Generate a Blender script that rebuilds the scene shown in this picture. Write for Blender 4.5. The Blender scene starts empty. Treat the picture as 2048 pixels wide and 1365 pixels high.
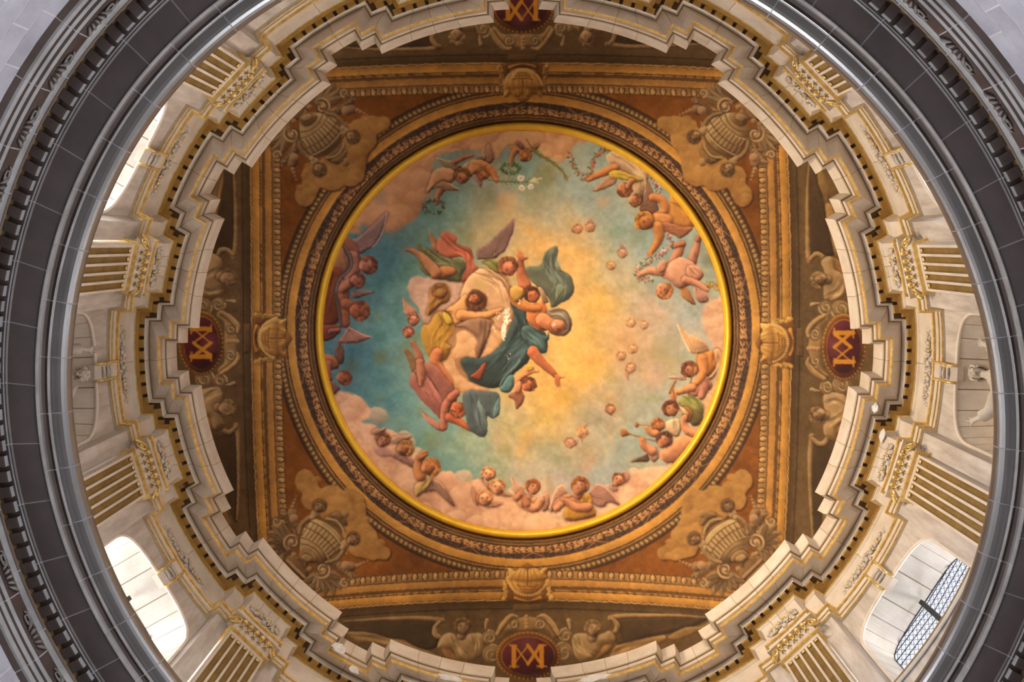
import bpy, bmesh, math, random
import numpy as np
from mathutils import Matrix, Vector
PI = math.pi
rnd = random.Random(7)
scene = bpy.context.scene
COL = scene.collection

# ------------------------------------------------------------------ camera
FPX, VPX, VPY = 1800.0, 1047.0, 488.0          # focal length in pixels of the 2048 x 1365 frame, zenith point
CAM = np.array([0.0, -1.9, 0.0])
_v = np.array([(VPX - 1024) / FPX, (VPY - 682.5) / FPX, 1.0]); _v /= np.linalg.norm(_v)
_x = np.array([1.0, 0, 0]) - _v[0] * _v; _x /= np.linalg.norm(_x)
_y = np.cross(_v, _x)
CM = np.array([_x, _y, _v])                    # camera axes (right, down, forward) to world
cam = bpy.data.cameras.new('camera'); cam_ob = bpy.data.objects.new('camera', cam); COL.objects.link(cam_ob)
cam.sensor_width = 36.0; cam.lens = FPX * 36.0 / 2048.0; cam.clip_end = 200
right, down, fwd = CM[:, 0], CM[:, 1], CM[:, 2]
cam_ob.matrix_world = Matrix(((right[0], -down[0], -fwd[0], CAM[0]), (right[1], -down[1], -fwd[1], CAM[1]),
                              (right[2], -down[2], -fwd[2], CAM[2]), (0, 0, 0, 1)))
scene.camera = cam_ob

# ------------------------------------------------------------------ world, lights, exposure
world = bpy.data.worlds.new('overcast_sky'); scene.world = world; world.use_nodes = True
world.node_tree.nodes['Background'].inputs[0].default_value = (0.90, 0.93, 1.0, 1)
world.node_tree.nodes['Background'].inputs[1].default_value = 1.1
def area(name, loc, target, size, power, color, spread=180):
    l = bpy.data.lights.new(name, 'AREA'); l.shape = 'DISK'; l.size = size; l.energy = power; l.color = color
    l.spread = math.radians(spread)
    o = bpy.data.objects.new(name, l); COL.objects.link(o); o.location = loc
    o.rotation_euler = (Vector(target) - Vector(loc)).to_track_quat('-Z', 'Y').to_euler()
    return o
def spot(name, loc, target, power, color, deg, blend=0.8, size=0.3):
    l = bpy.data.lights.new(name, 'SPOT'); l.energy = power; l.color = color; l.spot_size = math.radians(deg); l.spot_blend = blend; l.shadow_soft_size = size
    o = bpy.data.objects.new(name, l); COL.objects.link(o); o.location = loc
    o.rotation_euler = (Vector(target) - Vector(loc)).to_track_quat('-Z', 'Y').to_euler(); return o
# warm floodlights standing on the cornice ledge, aimed across the dome
spot('cornice_floodlight', (-5.55, -0.6, 15.35), (3.4, 0.8, 18.0), 3800, (1.0, 0.77, 0.50), 84)
spot('cornice_floodlight', (-0.6, -5.6, 15.35), (0.8, 4.0, 18.0), 1650, (1.0, 0.77, 0.50), 80)
# daylight through the six drum windows
for k in range(6):                             # the western sky is the brighter one
    a = math.radians(30 + 60 * k)
    area('window_daylight', (11.0 * math.cos(a), 11.0 * math.sin(a), 12.4), (0, 0, 12.7), 3.0, (600, 1500, 1600, 1700, 800, 450)[k] * 0.42, (1.0, 0.87, 0.72), 100)
# daylight of the tall nave windows far below the ring
for k in range(8):
    a = math.radians(22.5 + 45 * k)
    area('nave_daylight', (20 * math.cos(a), 20 * math.sin(a), 4.0), (0, 0, 9.0), 5.0, 2300, (0.92, 0.94, 1.0))
vs = scene.view_settings
scene.display_settings.display_device = 'sRGB'
vs.view_transform = 'Standard'; vs.look = 'None'; vs.gamma = 1.0; vs.exposure = 0.0
vs.use_curve_mapping = False

# ------------------------------------------------------------------ projection helpers (pixel <-> dome surface)
DZ, DR2 = 13.08, 44.0                          # centre height and squared radius of the dome's sphere
def ray(px, py):
    d = np.stack([(np.asarray(px, float) - 1024) / FPX, (np.asarray(py, float) - 682.5) / FPX, np.ones_like(np.asarray(px, float))], -1)
    return d @ CM.T
def proj(P):
    c = (np.asarray(P, float) - CAM) @ CM
    return c[..., 0] / c[..., 2] * FPX + 1024, c[..., 1] / c[..., 2] * FPX + 682.5
def on_dome(px, py, drop=0.0):
    d = ray(px, py); o = CAM - np.array([0, 0, DZ])
    a = (d * d).sum(-1); b = 2 * (d @ o); c = o @ o - (math.sqrt(DR2) - drop) ** 2
    return CAM + ((-b + np.sqrt(b * b - 4 * a * c)) / (2 * a))[..., None] * d

# ------------------------------------------------------------------ helpers
def tag(o, label=None, cat=None, group=None, kind=None):
    if label: o['label'] = label
    if cat: o['category'] = cat
    if group: o['group'] = group
    if kind: o['kind'] = kind
    return o
def empty(name, loc=(0, 0, 0), rz=0.0):
    o = bpy.data.objects.new(name, None); COL.objects.link(o); o.location = loc; o.rotation_euler = (0, 0, rz)
    o.empty_display_size = 0.2
    return o
def link(name, me, parent=None, loc=None, rz=None):
    o = bpy.data.objects.new(name, me); COL.objects.link(o)
    if parent: o.parent = parent
    if loc is not None: o.location = loc
    if rz is not None: o.rotation_euler = (0, 0, rz)
    return o
class MB:
    """collects vertices and faces of one mesh"""
    def __init__(s): s.v = []; s.f = []; s.m = []
    def add(s, vs, fs, mi=0):
        b = len(s.v); s.v += [tuple(map(float, p)) for p in vs]
        s.f += [tuple(b + i for i in f) for f in fs]; s.m += [mi] * len(fs); return s
    def grid(s, rows, mi=0, closed=False):
        n = len(rows[0]); fs = []
        for i in range(len(rows) - 1):
            for j in range(n if closed else n - 1):
                k = (j + 1) % n
                fs.append((i * n + j, i * n + k, (i + 1) * n + k, (i + 1) * n + j))
        return s.add([p for r in rows for p in r], fs, mi)
    def box(s, lo, hi, mi=0):
        (a, b, c), (d, e, f) = lo, hi
        return s.add([(a, b, c), (d, b, c), (d, e, c), (a, e, c), (a, b, f), (d, b, f), (d, e, f), (a, e, f)],
                     [(0, 3, 2, 1), (4, 5, 6, 7), (0, 1, 5, 4), (1, 2, 6, 5), (2, 3, 7, 6), (3, 0, 4, 7)], mi)
    def ball(s, c, r, n=8, m=6, sc=(1, 1, 1), mi=0):
        rows = []
        for i in range(m + 1):
            t = PI * i / m
            rows.append([(c[0] + r * sc[0] * math.sin(t) * math.cos(2 * PI * j / n), c[1] + r * sc[1] * math.sin(t) * math.sin(2 * PI * j / n),
                          c[2] + r * sc[2] * math.cos(t)) for j in range(n)])
        return s.grid(rows, mi, True)
    def tube(s, pts, rad, n=8, mi=0, cap=True):
        pts = [Vector(p) for p in pts]; rad = rad if hasattr(rad, '__len__') else [rad] * len(pts)
        rows = []; up = Vector((0.13, 0.31, 0.94))
        for i, p in enumerate(pts):
            d = (pts[min(i + 1, len(pts) - 1)] - pts[max(i - 1, 0)]).normalized()
            a = d.cross(up)
            if a.length < 1e-3: a = d.cross(Vector((1, 0, 0)))
            a.normalize(); b = d.cross(a)
            rows.append([p + (a * math.cos(2 * PI * j / n) + b * math.sin(2 * PI * j / n)) * rad[i] for j in range(n)])
        base = len(s.v); s.grid(rows, mi, True)
        if cap:
            s.f.append(tuple(base + j for j in range(n))); s.m.append(mi)
            e = base + (len(rows) - 1) * n; s.f.append(tuple(e + j for j in range(n - 1, -1, -1))); s.m.append(mi)
        return s
    def mesh(s, name, mats, smooth=False):
        me = bpy.data.meshes.new(name); me.from_pydata(s.v, [], s.f)
        for m in (mats if isinstance(mats, (list, tuple)) else [mats]): me.materials.append(m)
        me.polygons.foreach_set('material_index', s.m)
        if smooth: me.polygons.foreach_set('use_smooth', [True] * len(s.f))
        bm = bmesh.new(); bm.from_mesh(me); bmesh.ops.recalc_face_normals(bm, faces=bm.faces); bm.to_mesh(me); bm.free()
        me.update(); return me
    def build(s, name, mats, parent=None, smooth=False, **k):
        return link(name, s.mesh(name, mats, smooth), parent, **k)

# ------------------------------------------------------------------ procedural materials
def mat(name, c1, c2=None, rough=0.7, metal=0.0, scale=3.0, bump=0.15, detail=6.0, stretch=(1, 1, 1), spec=0.4, c3=None):
    m = bpy.data.materials.new(name); m.use_nodes = True; nt = m.node_tree; N = nt.nodes; L = nt.links
    b = N['Principled BSDF']; b.inputs['Roughness'].default_value = rough; b.inputs['Metallic'].default_value = metal
    b.inputs['Specular IOR Level'].default_value = spec
    tc = N.new('ShaderNodeTexCoord'); mp = N.new('ShaderNodeMapping'); mp.inputs['Scale'].default_value = stretch
    L.new(tc.outputs['Object'], mp.inputs[0])
    oi = N.new('ShaderNodeObjectInfo'); ad = N.new('ShaderNodeVectorMath'); ad.operation = 'MULTIPLY_ADD'
    ad.inputs[1].default_value = (9.1, 5.3, 7.7); L.new(oi.outputs['Random'], ad.inputs[0]); L.new(mp.outputs[0], ad.inputs[2])
    nz = N.new('ShaderNodeTexNoise'); nz.inputs['Scale'].default_value = scale; nz.inputs['Detail'].default_value = detail
    nz.inputs['Roughness'].default_value = 0.62
    L.new(ad.outputs[0], nz.inputs['Vector'])
    cr = N.new('ShaderNodeValToRGB'); e = cr.color_ramp.elements
    e[0].position = 0.32; e[1].position = 0.68; e[0].color = (*c1, 1); e[1].color = (*(c2 or c1), 1)
    if c3: x = e.new(0.5); x.color = (*c3, 1)
    L.new(nz.outputs[0], cr.inputs[0]); L.new(cr.outputs[0], b.inputs['Base Color'])
    if bump:
        n2 = N.new('ShaderNodeTexNoise'); n2.inputs['Scale'].default_value = scale * 6; n2.inputs['Detail'].default_value = 4
        L.new(ad.outputs[0], n2.inputs['Vector'])
        bp = N.new('ShaderNodeBump'); bp.inputs['Strength'].default_value = bump; bp.inputs['Distance'].default_value = 0.02
        L.new(n2.outputs[0], bp.inputs['Height']); L.new(bp.outputs[0], b.inputs['Normal'])
    return m
M = {}
M['plaster'] = mat('white_plaster', (0.58, 0.49, 0.395), (0.74, 0.665, 0.575), 0.6, scale=2.2, bump=0.06)
M['gold'] = mat('gilding', (0.66, 0.42, 0.11), (0.95, 0.74, 0.34), 0.32, 0.55, scale=12, bump=0.1)
M['ochre'] = mat('ochre_paint', (0.34, 0.19, 0.04), (0.46, 0.27, 0.07), 0.7, scale=4)
M['gapshade'] = mat('gap_shade', (0.11, 0.065, 0.03), (0.15, 0.09, 0.04), 0.9)  # shade inside the dentil gaps, painted as a darker brown
M['line'] = mat('brown_line', (0.24, 0.14, 0.05), (0.38, 0.24, 0.09), 0.7)
M['flute'] = mat('dull_gilding', (0.20, 0.125, 0.04), (0.32, 0.21, 0.07), 0.5, 0.25, scale=5)
M['marble'] = mat('streaked_plaster', (0.44, 0.385, 0.34), (0.68, 0.635, 0.59), 0.6, scale=3.0, bump=0.05, stretch=(2.5, 2.5, 0.5))
M['reveal'] = mat('limewashed_stone', (0.54, 0.505, 0.445), (0.64, 0.615, 0.565), 0.7, scale=3)
M['mortar'] = mat('lime_mortar', (0.24, 0.18, 0.12), (0.34, 0.27, 0.20), 0.9)
M['niche'] = mat('niche_stone', (0.72, 0.63, 0.52), (0.86, 0.79, 0.69), 0.7, scale=4)
M['statue'] = mat('carved_stone', (0.52, 0.46, 0.39), (0.70, 0.65, 0.58), 0.6, scale=5)
M['ring'] = mat('dark_ring_stone', (0.036, 0.022, 0.017), (0.068, 0.045, 0.037), 0.34, scale=2.5, bump=0.05, spec=0.9)
M['ringlip'] = mat('glossy_ring_lip', (0.040, 0.032, 0.031), (0.068, 0.058, 0.057), 0.25, scale=2.5, bump=0.0, spec=0.9)  # slightly greyer and glossier than the ring stone
M['ringlip'].node_tree.nodes['Principled BSDF'].inputs['IOR'].default_value = 1.9
M['ringleaf'] = mat('carved_ring_stone', (0.08, 0.07, 0.065), (0.16, 0.145, 0.135), 0.5, scale=8)
M['ringlit'] = mat('lit_ring_edge', (0.17, 0.165, 0.165), (0.28, 0.275, 0.275), 0.4, scale=2.5, bump=0.08, spec=0.6)  # same ring stone coloured paler: glancing light painted on inward-facing edges
M['ringmortar'] = mat('pale_mortar', (0.30, 0.28, 0.30), (0.40, 0.38, 0.41), 0.9)
M['ashlar'] = mat('lavender_ashlar', (0.20, 0.195, 0.225), (0.28, 0.275, 0.31), 0.8, scale=2.0, bump=0.12)
M['iron'] = mat('dark_iron', (0.03, 0.03, 0.035), (0.05, 0.05, 0.055), 0.6, 0.4)
M['floor'] = mat('stone_floor', (0.10, 0.09, 0.085), (0.15, 0.14, 0.13), 0.6)
M['bare'] = mat('bare_gypsum', (0.74, 0.73, 0.72), (0.86, 0.86, 0.86), 0.9, scale=12, bump=0.3)
def glass_mat():
    m = bpy.data.materials.new('pale_leaded_glass'); m.use_nodes = True; nt = m.node_tree; N = nt.nodes; L = nt.links
    N.clear(); out = N.new('ShaderNodeOutputMaterial'); mx = N.new('ShaderNodeMixShader'); t = N.new('ShaderNodeBsdfTransparent')
    g = N.new('ShaderNodeBsdfGlossy'); g.inputs['Roughness'].default_value = 0.1; mx.inputs[0].default_value = 0.08
    vo = N.new('ShaderNodeTexVoronoi'); vo.inputs['Scale'].default_value = 9
    tc = N.new('ShaderNodeTexCoord'); L.new(tc.outputs['Object'], vo.inputs['Vector'])
    cr = N.new('ShaderNodeValToRGB'); cr.color_ramp.elements[0].color = (0.90, 0.88, 1.0, 1); cr.color_ramp.elements[1].color = (0.97, 1.0, 0.98, 1)
    L.new(vo.outputs['Color'], cr.inputs[0]); L.new(cr.outputs[0], t.inputs[0])
    L.new(t.outputs[0], mx.inputs[1]); L.new(g.outputs[0], mx.inputs[2]); L.new(mx.outputs[0], out.inputs[0]); return m
M['glass'] = glass_mat()
# ================================================================== drum
R0, STEP, STRIP = 6.37, 0.19, 0.25             # wall radius, depth of each break, width of the half step
FRONT = R0 - 2 * STEP                          # radius of the pilaster fronts
def hw(o): return 0.96 - 1.45 * o              # half width of the recess between pilasters at offset o
def half_path(o, z):
    """points from the bay axis (angle 0) to the pilaster axis (15 deg) at offset o"""
    P = []
    def arc(R, t0, t1, n):
        a0, a1 = math.asin(t0 / R), math.asin(t1 / R)
        for i in range(n + 1):
            a = a0 + (a1 - a0) * i / n; P.append((R * math.cos(a), R * math.sin(a), z))
    h = hw(o)
    arc(R0 - o, 0, h, 4); arc(R0 - o - STEP, h, h + STRIP, 2)
    Rf = R0 - o - 2 * STEP; arc(Rf, h + STRIP, Rf * math.sin(math.radians(15)), 7)
    return P
NH = 5 + 3 + 8
def rot(p, a):
    c, s = math.cos(a), math.sin(a); return (p[0] * c - p[1] * s, p[0] * s + p[1] * c, p[2])
def mir(p): return (p[0], -p[1], p[2])
def sector_chunks():
    """index ranges of the half path that make one block each"""
    return [(0, 7), (7, 12), (12, NH - 1)]
def sweep_blocks(name, parent, prof, mi, mats, gap=0.004, chunks=None):
    """sweep a profile [(offset, z)] along the broken plan; 12 bays x 2 mirrored halves, blocks share mesh data"""
    rows = [half_path(o, z) for o, z in prof]
    for (i0, i1) in (chunks or sector_chunks()):
        for sgn in (1, -1):
            b = MB()
            for k in range(len(prof) - 1):
                ra, rb = [list(r[i0:i1 + 1]) for r in (rows[k], rows[k + 1])]
                for r in (ra, rb):
                    if gap and i1 < NH - 1 or True:
                        p, q = Vector(r[0]), Vector(r[1]); r[0] = tuple(p + (q - p).normalized() * gap)
                        p, q = Vector(r[-1]), Vector(r[-2]); r[-1] = tuple(p + (q - p).normalized() * gap)
                if sgn < 0: ra, rb = [mir(p) for p in ra], [mir(p) for p in rb]
                b.grid([ra, rb], mi[k])
            me = b.mesh(name, mats)
            for k in range(12): link(name, me, parent, rz=PI / 6 * k)
    if gap:                                                         # brown joint mortar just behind the faces
        nn = []
        for (o0, z0), (o1, z1) in zip(prof[:-1], prof[1:]):
            L = math.hypot(o1 - o0, z1 - z0); nn.append(((z1 - z0) / L, -(o1 - o0) / L))
        bk = []
        for i, (o, z) in enumerate(prof):
            a, b_ = nn[max(i - 1, 0)], nn[min(i, len(nn) - 1)]; x, y = a[0] + b_[0], a[1] + b_[1]; L = math.hypot(x, y) or 1
            bk.append((o - 0.008 * x / L, z - 0.008 * y / L))
        sweep_ring('joint_mortar', parent, bk, [M['line']])
def sweep_ring(name, parent, prof, mats, kindlabel=None):
    """one continuous object per bay pair (12), for thin gilded or painted lines"""
    b = MB()
    for sgn in (1, -1):
        rows = [half_path(o, z) for o, z in prof]
        if sgn < 0: rows = [[mir(p) for p in r] for r in rows]
        b.grid(rows)
    me = b.mesh(name, mats)
    for k in range(12): link(name, me, parent, rz=PI / 6 * k)

# --- architrave, frieze
t3 = tag(empty('trim_3', (0, 0, 0)), 'pale architrave and carved frieze with gilded lines above the pilasters', 'architrave', kind='structure')
sweep_blocks('stone', t3, [(-0.25, 13.55), (0.03, 13.55), (0.03, 13.66), (0.045, 13.67), (0.045, 13.76)], [0] * 4, [M['plaster']])
sweep_blocks('frieze_stone', t3, [(0.03, 13.83), (0.02, 14.36), (0.05, 14.385), (0.055, 14.41)], [0] * 3, [M['plaster']])
sweep_ring('gilded_fillet', t3, [(0.03, 13.55), (0.048, 13.555), (0.048, 13.575), (0.03, 13.58)], [M['gold']])
sweep_ring('thin_gilded_line', t3, [(0.042, 13.66), (0.05, 13.665), (0.05, 13.675), (0.043, 13.68)], [M['gold']])
sweep_ring('gilded_fillet', t3, [(0.045, 13.765), (0.075, 13.775), (0.08, 13.805), (0.05, 13.83), (0.02, 13.832)], [M['gold']])
sweep_ring('gilded_line', t3, [(0.055, 14.405), (0.068, 14.41), (0.068, 14.428), (0.05, 14.43)], [M['gold']])
# --- dentil band
t2 = tag(empty('trim_2', (0, 0, 0)), 'ochre dentil band with small dark gaps under the white cornice', 'dentil band', kind='structure')
sweep_blocks('ochre_band', t2, [(0.055, 14.43), (0.115, 14.455), (0.115, 14.52), (0.19, 14.53)], [0, 1, 1], [M['ochre'], M['gapshade']], gap=0.0)
dp = half_path(0.115, 14.455); dq = half_path(0.175, 14.455)
# dentils: walk along the front line and set a block at equal steps
def walk(P, step, start):
    out = []; d = start
    for a, b in zip(P[:-1], P[1:]):
        a, b = Vector(a), Vector(b); L = (b - a).length
        if L < 1e-6: continue
        while d <= L: out.append((a + (b - a) * (d / L), (b - a).normalized())); d += step
        d -= L
    return out
dm = {}
nd = 0
_hp = half_path(0.112, 14.455); _len = sum((Vector(b) - Vector(a)).length for a, b in zip(_hp[:-1], _hp[1:])); _n = round(_len / 0.187); _st = _len / _n
for (pt, dr) in walk(_hp, _st, _st * 0.5):
    n = Vector((-dr.y, dr.x, 0))
    if n.dot(-pt) < 0: n = -n
    for sgn in (1, -1):
        b = MB(); P = []
        for (u, w) in ((-0.066, -0.01), (0.066, -0.01), (0.066, 0.068), (-0.066, 0.068)):
            q = pt + dr * u + n * w; P.append((q.x, q.y * sgn, 0))
        b.add([(p[0], p[1], 14.452) for p in P] + [(p[0], p[1], 14.53) for p in P],
              [(0, 1, 2, 3), (7, 6, 5, 4), (0, 4, 5, 1), (1, 5, 6, 2), (2, 6, 7, 3), (3, 7, 4, 0)])
        me = b.mesh('dentil', [M['ochre']])
        for k in range(12): link('dentil', me, t2, rz=PI / 6 * k); nd += 1
# --- white cornice
t1 = tag(empty('trim_1', (0, 0, 0)), 'white broken cornice stepping in and out with a gilded zigzag line', 'cornice', kind='structure')
sweep_blocks('stone', t1, [(0.176, 14.525), (0.185, 14.495), (0.20, 14.56), (0.215, 14.615)], [0] * 3, [M['plaster']])
sweep_ring('brown_line', t1, [(0.208, 14.602), (0.224, 14.602), (0.224, 14.62), (0.208, 14.62)], [M['line']])
cove = [(0.215, 14.615), (0.235, 14.61), (0.27, 14.575), (0.315, 14.545), (0.36, 14.53), (0.385, 14.53)]
sweep_blocks('cove_stone', t1, cove, [0] * 5, [M['plaster']])
sweep_ring('gilded_zigzag', t1, [(0.385, 14.528), (0.402, 14.538), (0.412, 14.585), (0.40, 14.615), (0.385, 14.65)], [M['gold']])
sweep_blocks('stone', t1, [(0.385, 14.65), (0.425, 14.65), (0.43, 14.71), (0.44, 14.735)], [0] * 3, [M['plaster']])
sweep_ring('brown_line', t1, [(0.436, 14.722), (0.452, 14.722), (0.452, 14.744), (0.436, 14.744)], [M['line']])
sweep_blocks('lip_stone', t1, [(0.44, 14.74), (0.465, 14.755), (0.485, 14.83), (0.50, 15.06), (0.49, 15.08), (-0.25, 15.10)], [0] * 5, [M['plaster']])

# --- drum wall: recess panels with openings, half-step strips
ZB, ZT = 10.42, 13.56
def arch(t, half, zs, zc, e=2.5): return zs + (zc - zs) * max(0.0, 1 - abs(t / half) ** e) ** (1 / e)
OH, OZS, OZC = 0.93, 12.55, 13.17              # half width, springing and crown of every opening
SILL = 11.5
def cyl(t, z, R): 
    a = t / R0
    return (R * math.cos(a), R * math.sin(a), z)
def wall_panel(bottom):
    b = MB(); ts = [-OH + 2 * OH * i / 40 for i in range(41)]
    b.grid([[cyl(t, ZT, R0) for t in ts], [cyl(t, arch(t, OH, OZS, OZC), R0) for t in ts]])
    for s in (-1, 1):
        b.grid([[cyl(s * OH, z, R0) for z in (ZB, ZT)], [cyl(s * 0.99, z, R0) for z in (ZB, ZT)]])
        q = [(s * OH, z) for z in (OZS, ZT)]
    if bottom > ZB:
        b.grid([[cyl(t, bottom, R0) for t in ts], [cyl(t, ZB, R0) for t in ts]])
    return b.mesh('bay_panel', [M['marble']])
wall = tag(empty('wall_drum', (0, 0, 0)), 'pale streaked plaster drum wall with arched bays between the pilasters', 'wall', kind='structure')
pw, pn = wall_panel(SILL), wall_panel(11.15)
def strip_mesh(s):
    R = R0 - STEP; b = MB()
    t0, t1 = 0.96, 1.24
    P = [(math.sqrt(R0 ** 2 - t0 ** 2) + 0.02, t0), (math.sqrt(R ** 2 - t0 ** 2), t0), (math.sqrt(R ** 2 - t1 ** 2), t1), (math.sqrt(R ** 2 - t1 ** 2) + .25, t1)]
    b.grid([[(x, y * s, ZB) for x, y in P], [(x, y * s, ZT) for x, y in P]])
    return b.mesh('half_pilaster', [M['marble']])
sm = [strip_mesh(1), strip_mesh(-1)]
for k in range(12):
    window_bay = k % 2 == 1
    link('bay_panel', pw if window_bay else pn, wall, rz=PI / 6 * k)
    for m in sm: link('half_pilaster', m, wall, rz=PI / 6 * k)
def outline(half, zs, zc, zb, n=36):
    P = [(-half, zb)]
    for i in range(n + 1):
        a = PI - PI * i / n; t = half * math.copysign(abs(math.cos(a)) ** 0.8, math.cos(a))
        P.append((t, arch(t, half, zs, zc)))
    P.append((half, zb)); return P
def tube_on(P, R, r, n=6): return [cyl(t, z, R) for t, z in P]
edge = MB().tube(tube_on(outline(OH + 0.01, OZS, OZC + 0.01, ZB), R0 - 0.005, 0.02), 0.028, 6).mesh('opening_moulding', [M['niche']], True)
for k in range(12): link('opening_moulding', edge, wall, rz=PI / 6 * k)

# --- openings: splayed reveals of separate stones
def reveal_blocks(depth, half2, zs2, zc2, zb, zb2, material):
    A, B = outline(OH, OZS, OZC, zb, 36), outline(half2, zs2, zc2, zb2, 36)
    n = len(A); out = []
    cuts = [1, 5, 9, 13, 17, 21, 25, 29, 33, 37]
    def block(As, Bs):
        b = MB(); g = 0.10
        rows = []
        for (t, z), (u, y) in zip(As, Bs):
            ot, oz = t * 1.07, z + 0.07 * (0.4 + 0.6 * (1 - abs(t) / OH))
            rows.append([cyl(t, z, R0 + 0.01), cyl(u, y, R0 + depth), cyl(u * 1.07, y + 0.06, R0 + depth), cyl(ot, oz, R0 + 0.06)])
        b.grid(rows, 0, True)
        b.add(rows[0], [(0, 1, 2, 3)]); b.add(rows[-1], [(3, 2, 1, 0)])
        return b.mesh('stone', [material])
    def lerp(p, q, f): return (p[0] + (q[0] - p[0]) * f, p[1] + (q[1] - p[1]) * f)
    e = 0.10
    for i0, i1 in zip(cuts[:-1], cuts[1:]):
        As, Bs = A[i0:i1 + 1], B[i0:i1 + 1]
        As = [lerp(As[0], As[1], e)] + As[1:-1] + [lerp(As[-1], As[-2], e)]
        Bs = [lerp(Bs[0], Bs[1], e)] + Bs[1:-1] + [lerp(Bs[-1], Bs[-2], e)]
        out.append(block(As, Bs))
    for (a0, a1, b0, b1) in ((A[0], A[1], B[0], B[1]), (A[-1], A[-2], B[-1], B[-2])):
        for j in range(4):
            f0, f1 = j / 4 + 0.006, (j + 1) / 4 - 0.006
            out.append(block([lerp(a0, a1, f0), lerp(a0, a1, f1)], [lerp(b0, b1, f0), lerp(b0, b1, f1)]))
    b = MB()
    k = 1.003
    b.grid([[cyl(t * k, z + 0.004, R0 + 0.02) for t, z in A], [cyl(u * k, y + 0.004, R0 + depth) for u, y in B]])
    return out, b.mesh('mortar', [M['mortar']])
GD, GH, GZS, GZC, GZB = 0.62, 0.84, 12.82, 13.13, 11.36
wb, wmort = reveal_blocks(GD, GH, GZS, GZC, SILL, GZB, M['reveal'])
nb, nmort = reveal_blocks(0.62, 0.80, 12.5, 13.02, 11.15, 11.15, M['niche'])
sill = MB().grid([[cyl(t, SILL + dz, R0 + r) for t in [OH * i / 10 for i in range(-10, 11)]] for r, dz in ((-0.05, -0.05), (-0.06, 0.0), (-0.02, 0.02), (GD, GZB - SILL))]).mesh('sill', [M['reveal']])
sill_line = MB().tube([cyl(OH * i / 12, SILL + 0.005, R0 - 0.055) for i in range(-12, 13)], 0.016, 6).mesh('sill_edge', [M['line']])
# leaded glazing
def glazing():
    RG = R0 + GD
    P = outline(GH, GZS, GZC, GZB)
    pane = MB(); c = len(P)
    pane.add([cyl(t, z, RG) for t, z in P], [tuple(range(c))])
    lead = MB(); s = 0.085
    def inside(t, z): return abs(t) < GH and GZB < z < arch(t, GH, GZS, GZC)
    for d in (1, -1):
        for i in range(-24, 25):
            run = []
            for j in range(0, 80):
                z = GZB + j * 0.025; t = i * s + d * (z - GZB) * 0.55
                if inside(t, z): run.append(cyl(t, z, RG - 0.008))
                elif len(run) > 1: lead.tube(run[::max(1, len(run) - 1)] if len(run) < 3 else [run[0], run[len(run) // 2], run[-1]], 0.0036, 3, cap=False); run = []
            if len(run) > 1: lead.tube([run[0], run[len(run) // 2], run[-1]], 0.0036, 3, cap=False)
    bars = []
    for z in (11.6, 11.9, 12.2, 12.45, 12.66, 12.80, 12.94, 13.05):
        h = max(0.1, next((t for t in [GH - 0.01 * q for q in range(80)] if arch(t, GH, GZS, GZC) > z), 0.1))
        b = MB().tube([cyl(-h, z, RG - 0.02), cyl(0, z, RG - 0.02), cyl(h, z, RG - 0.02)], 0.007, 6)
        for q in range(-6, 7):
            if abs(q * 0.13) < h: b.ball(cyl(q * 0.13, z, RG - 0.025), 0.011, 6, 4)
        bars.append(b.mesh('saddle_bar', [M['iron']]))
    upright = MB(); pts = [cyl(0, GZC - 0.02, RG - 0.07), cyl(0, 12.1, RG - 0.07), cyl(0, GZB, RG - 0.07)]
    upright.box((RG - 0.11, -0.035, 12.25), (RG - 0.05, 0.035, GZC - 0.03))
    rim = MB().tube([cyl(t, z, RG - 0.01) for t, z in P], 0.009, 5)
    return (pane.mesh('pane', [M['glass']]), lead.mesh('lead_lattice', [M['iron']]), bars, upright.mesh('iron_upright', [M['iron']]), rim.mesh('lead_rim', [M['iron']]))
GL = glazing()
for n, (k, place) in enumerate([(7, 'upper left behind the dark ring'), (11, 'upper right, nearly hidden by the dark ring'), (5, 'lower left, half hidden by the dark ring'), (1, 'lower right, showing most of its leaded panes'), (3, 'bottom bay beyond the frame edge'), (9, 'top bay beyond the frame edge')]):
    a = PI / 6 * k
    w = tag(empty('window_%d' % (n + 1), (R0 * math.cos(a), R0 * math.sin(a), SILL), a), 'arched leaded window with limewashed reveal, ' + place, 'window', kind='structure')
    off = (-R0, 0, -SILL)
    for m in wb: link('stone', m, w, off)
    link('mortar', wmort, w, off); link('sill', sill, w, off); link('sill_edge', sill_line, w, off)
    link('pane', GL[0], w, off); link('lead_rim', GL[4], w, off)
    ll = link('lead_lattice', GL[1], w, off); ll['kind'] = 'stuff'
    for b in GL[2]: link('saddle_bar', b, w, off)
    link('iron_upright', GL[3], w, off)
back = MB(); P = outline(0.82, 12.5, 13.04, 11.1)
back.add([cyl(t, z, R0 + 0.6) for t, z in P], [tuple(range(len(P)))])
nback = back.mesh('back_wall', [M['niche']])
nfloor = MB().grid([[cyl(0.95 * i / 8, 11.15, R0 + r) for i in range(-8, 9)] for r in (-0.03, 0.64)]).mesh('niche_floor', [M['niche']])
for (k, place) in ((6, 'left'), (0, 'right'), (2, 'hidden lower right'), (4, 'hidden lower left'), (8, 'hidden upper left'), (10, 'hidden upper right')):
    a = PI / 6 * k
    w = tag(empty('niche', (R0 * math.cos(a), R0 * math.sin(a), 11.15), a), 'arched stone niche in the drum wall, ' + place + ' bay', 'niche', kind='structure')
    off = (-R0, 0, -11.15)
    for m in nb: link('stone', m, w, off)
    link('mortar', nmort, w, off); link('back_wall', nback, w, off); link('niche_floor', nfloor, w, off)
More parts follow.
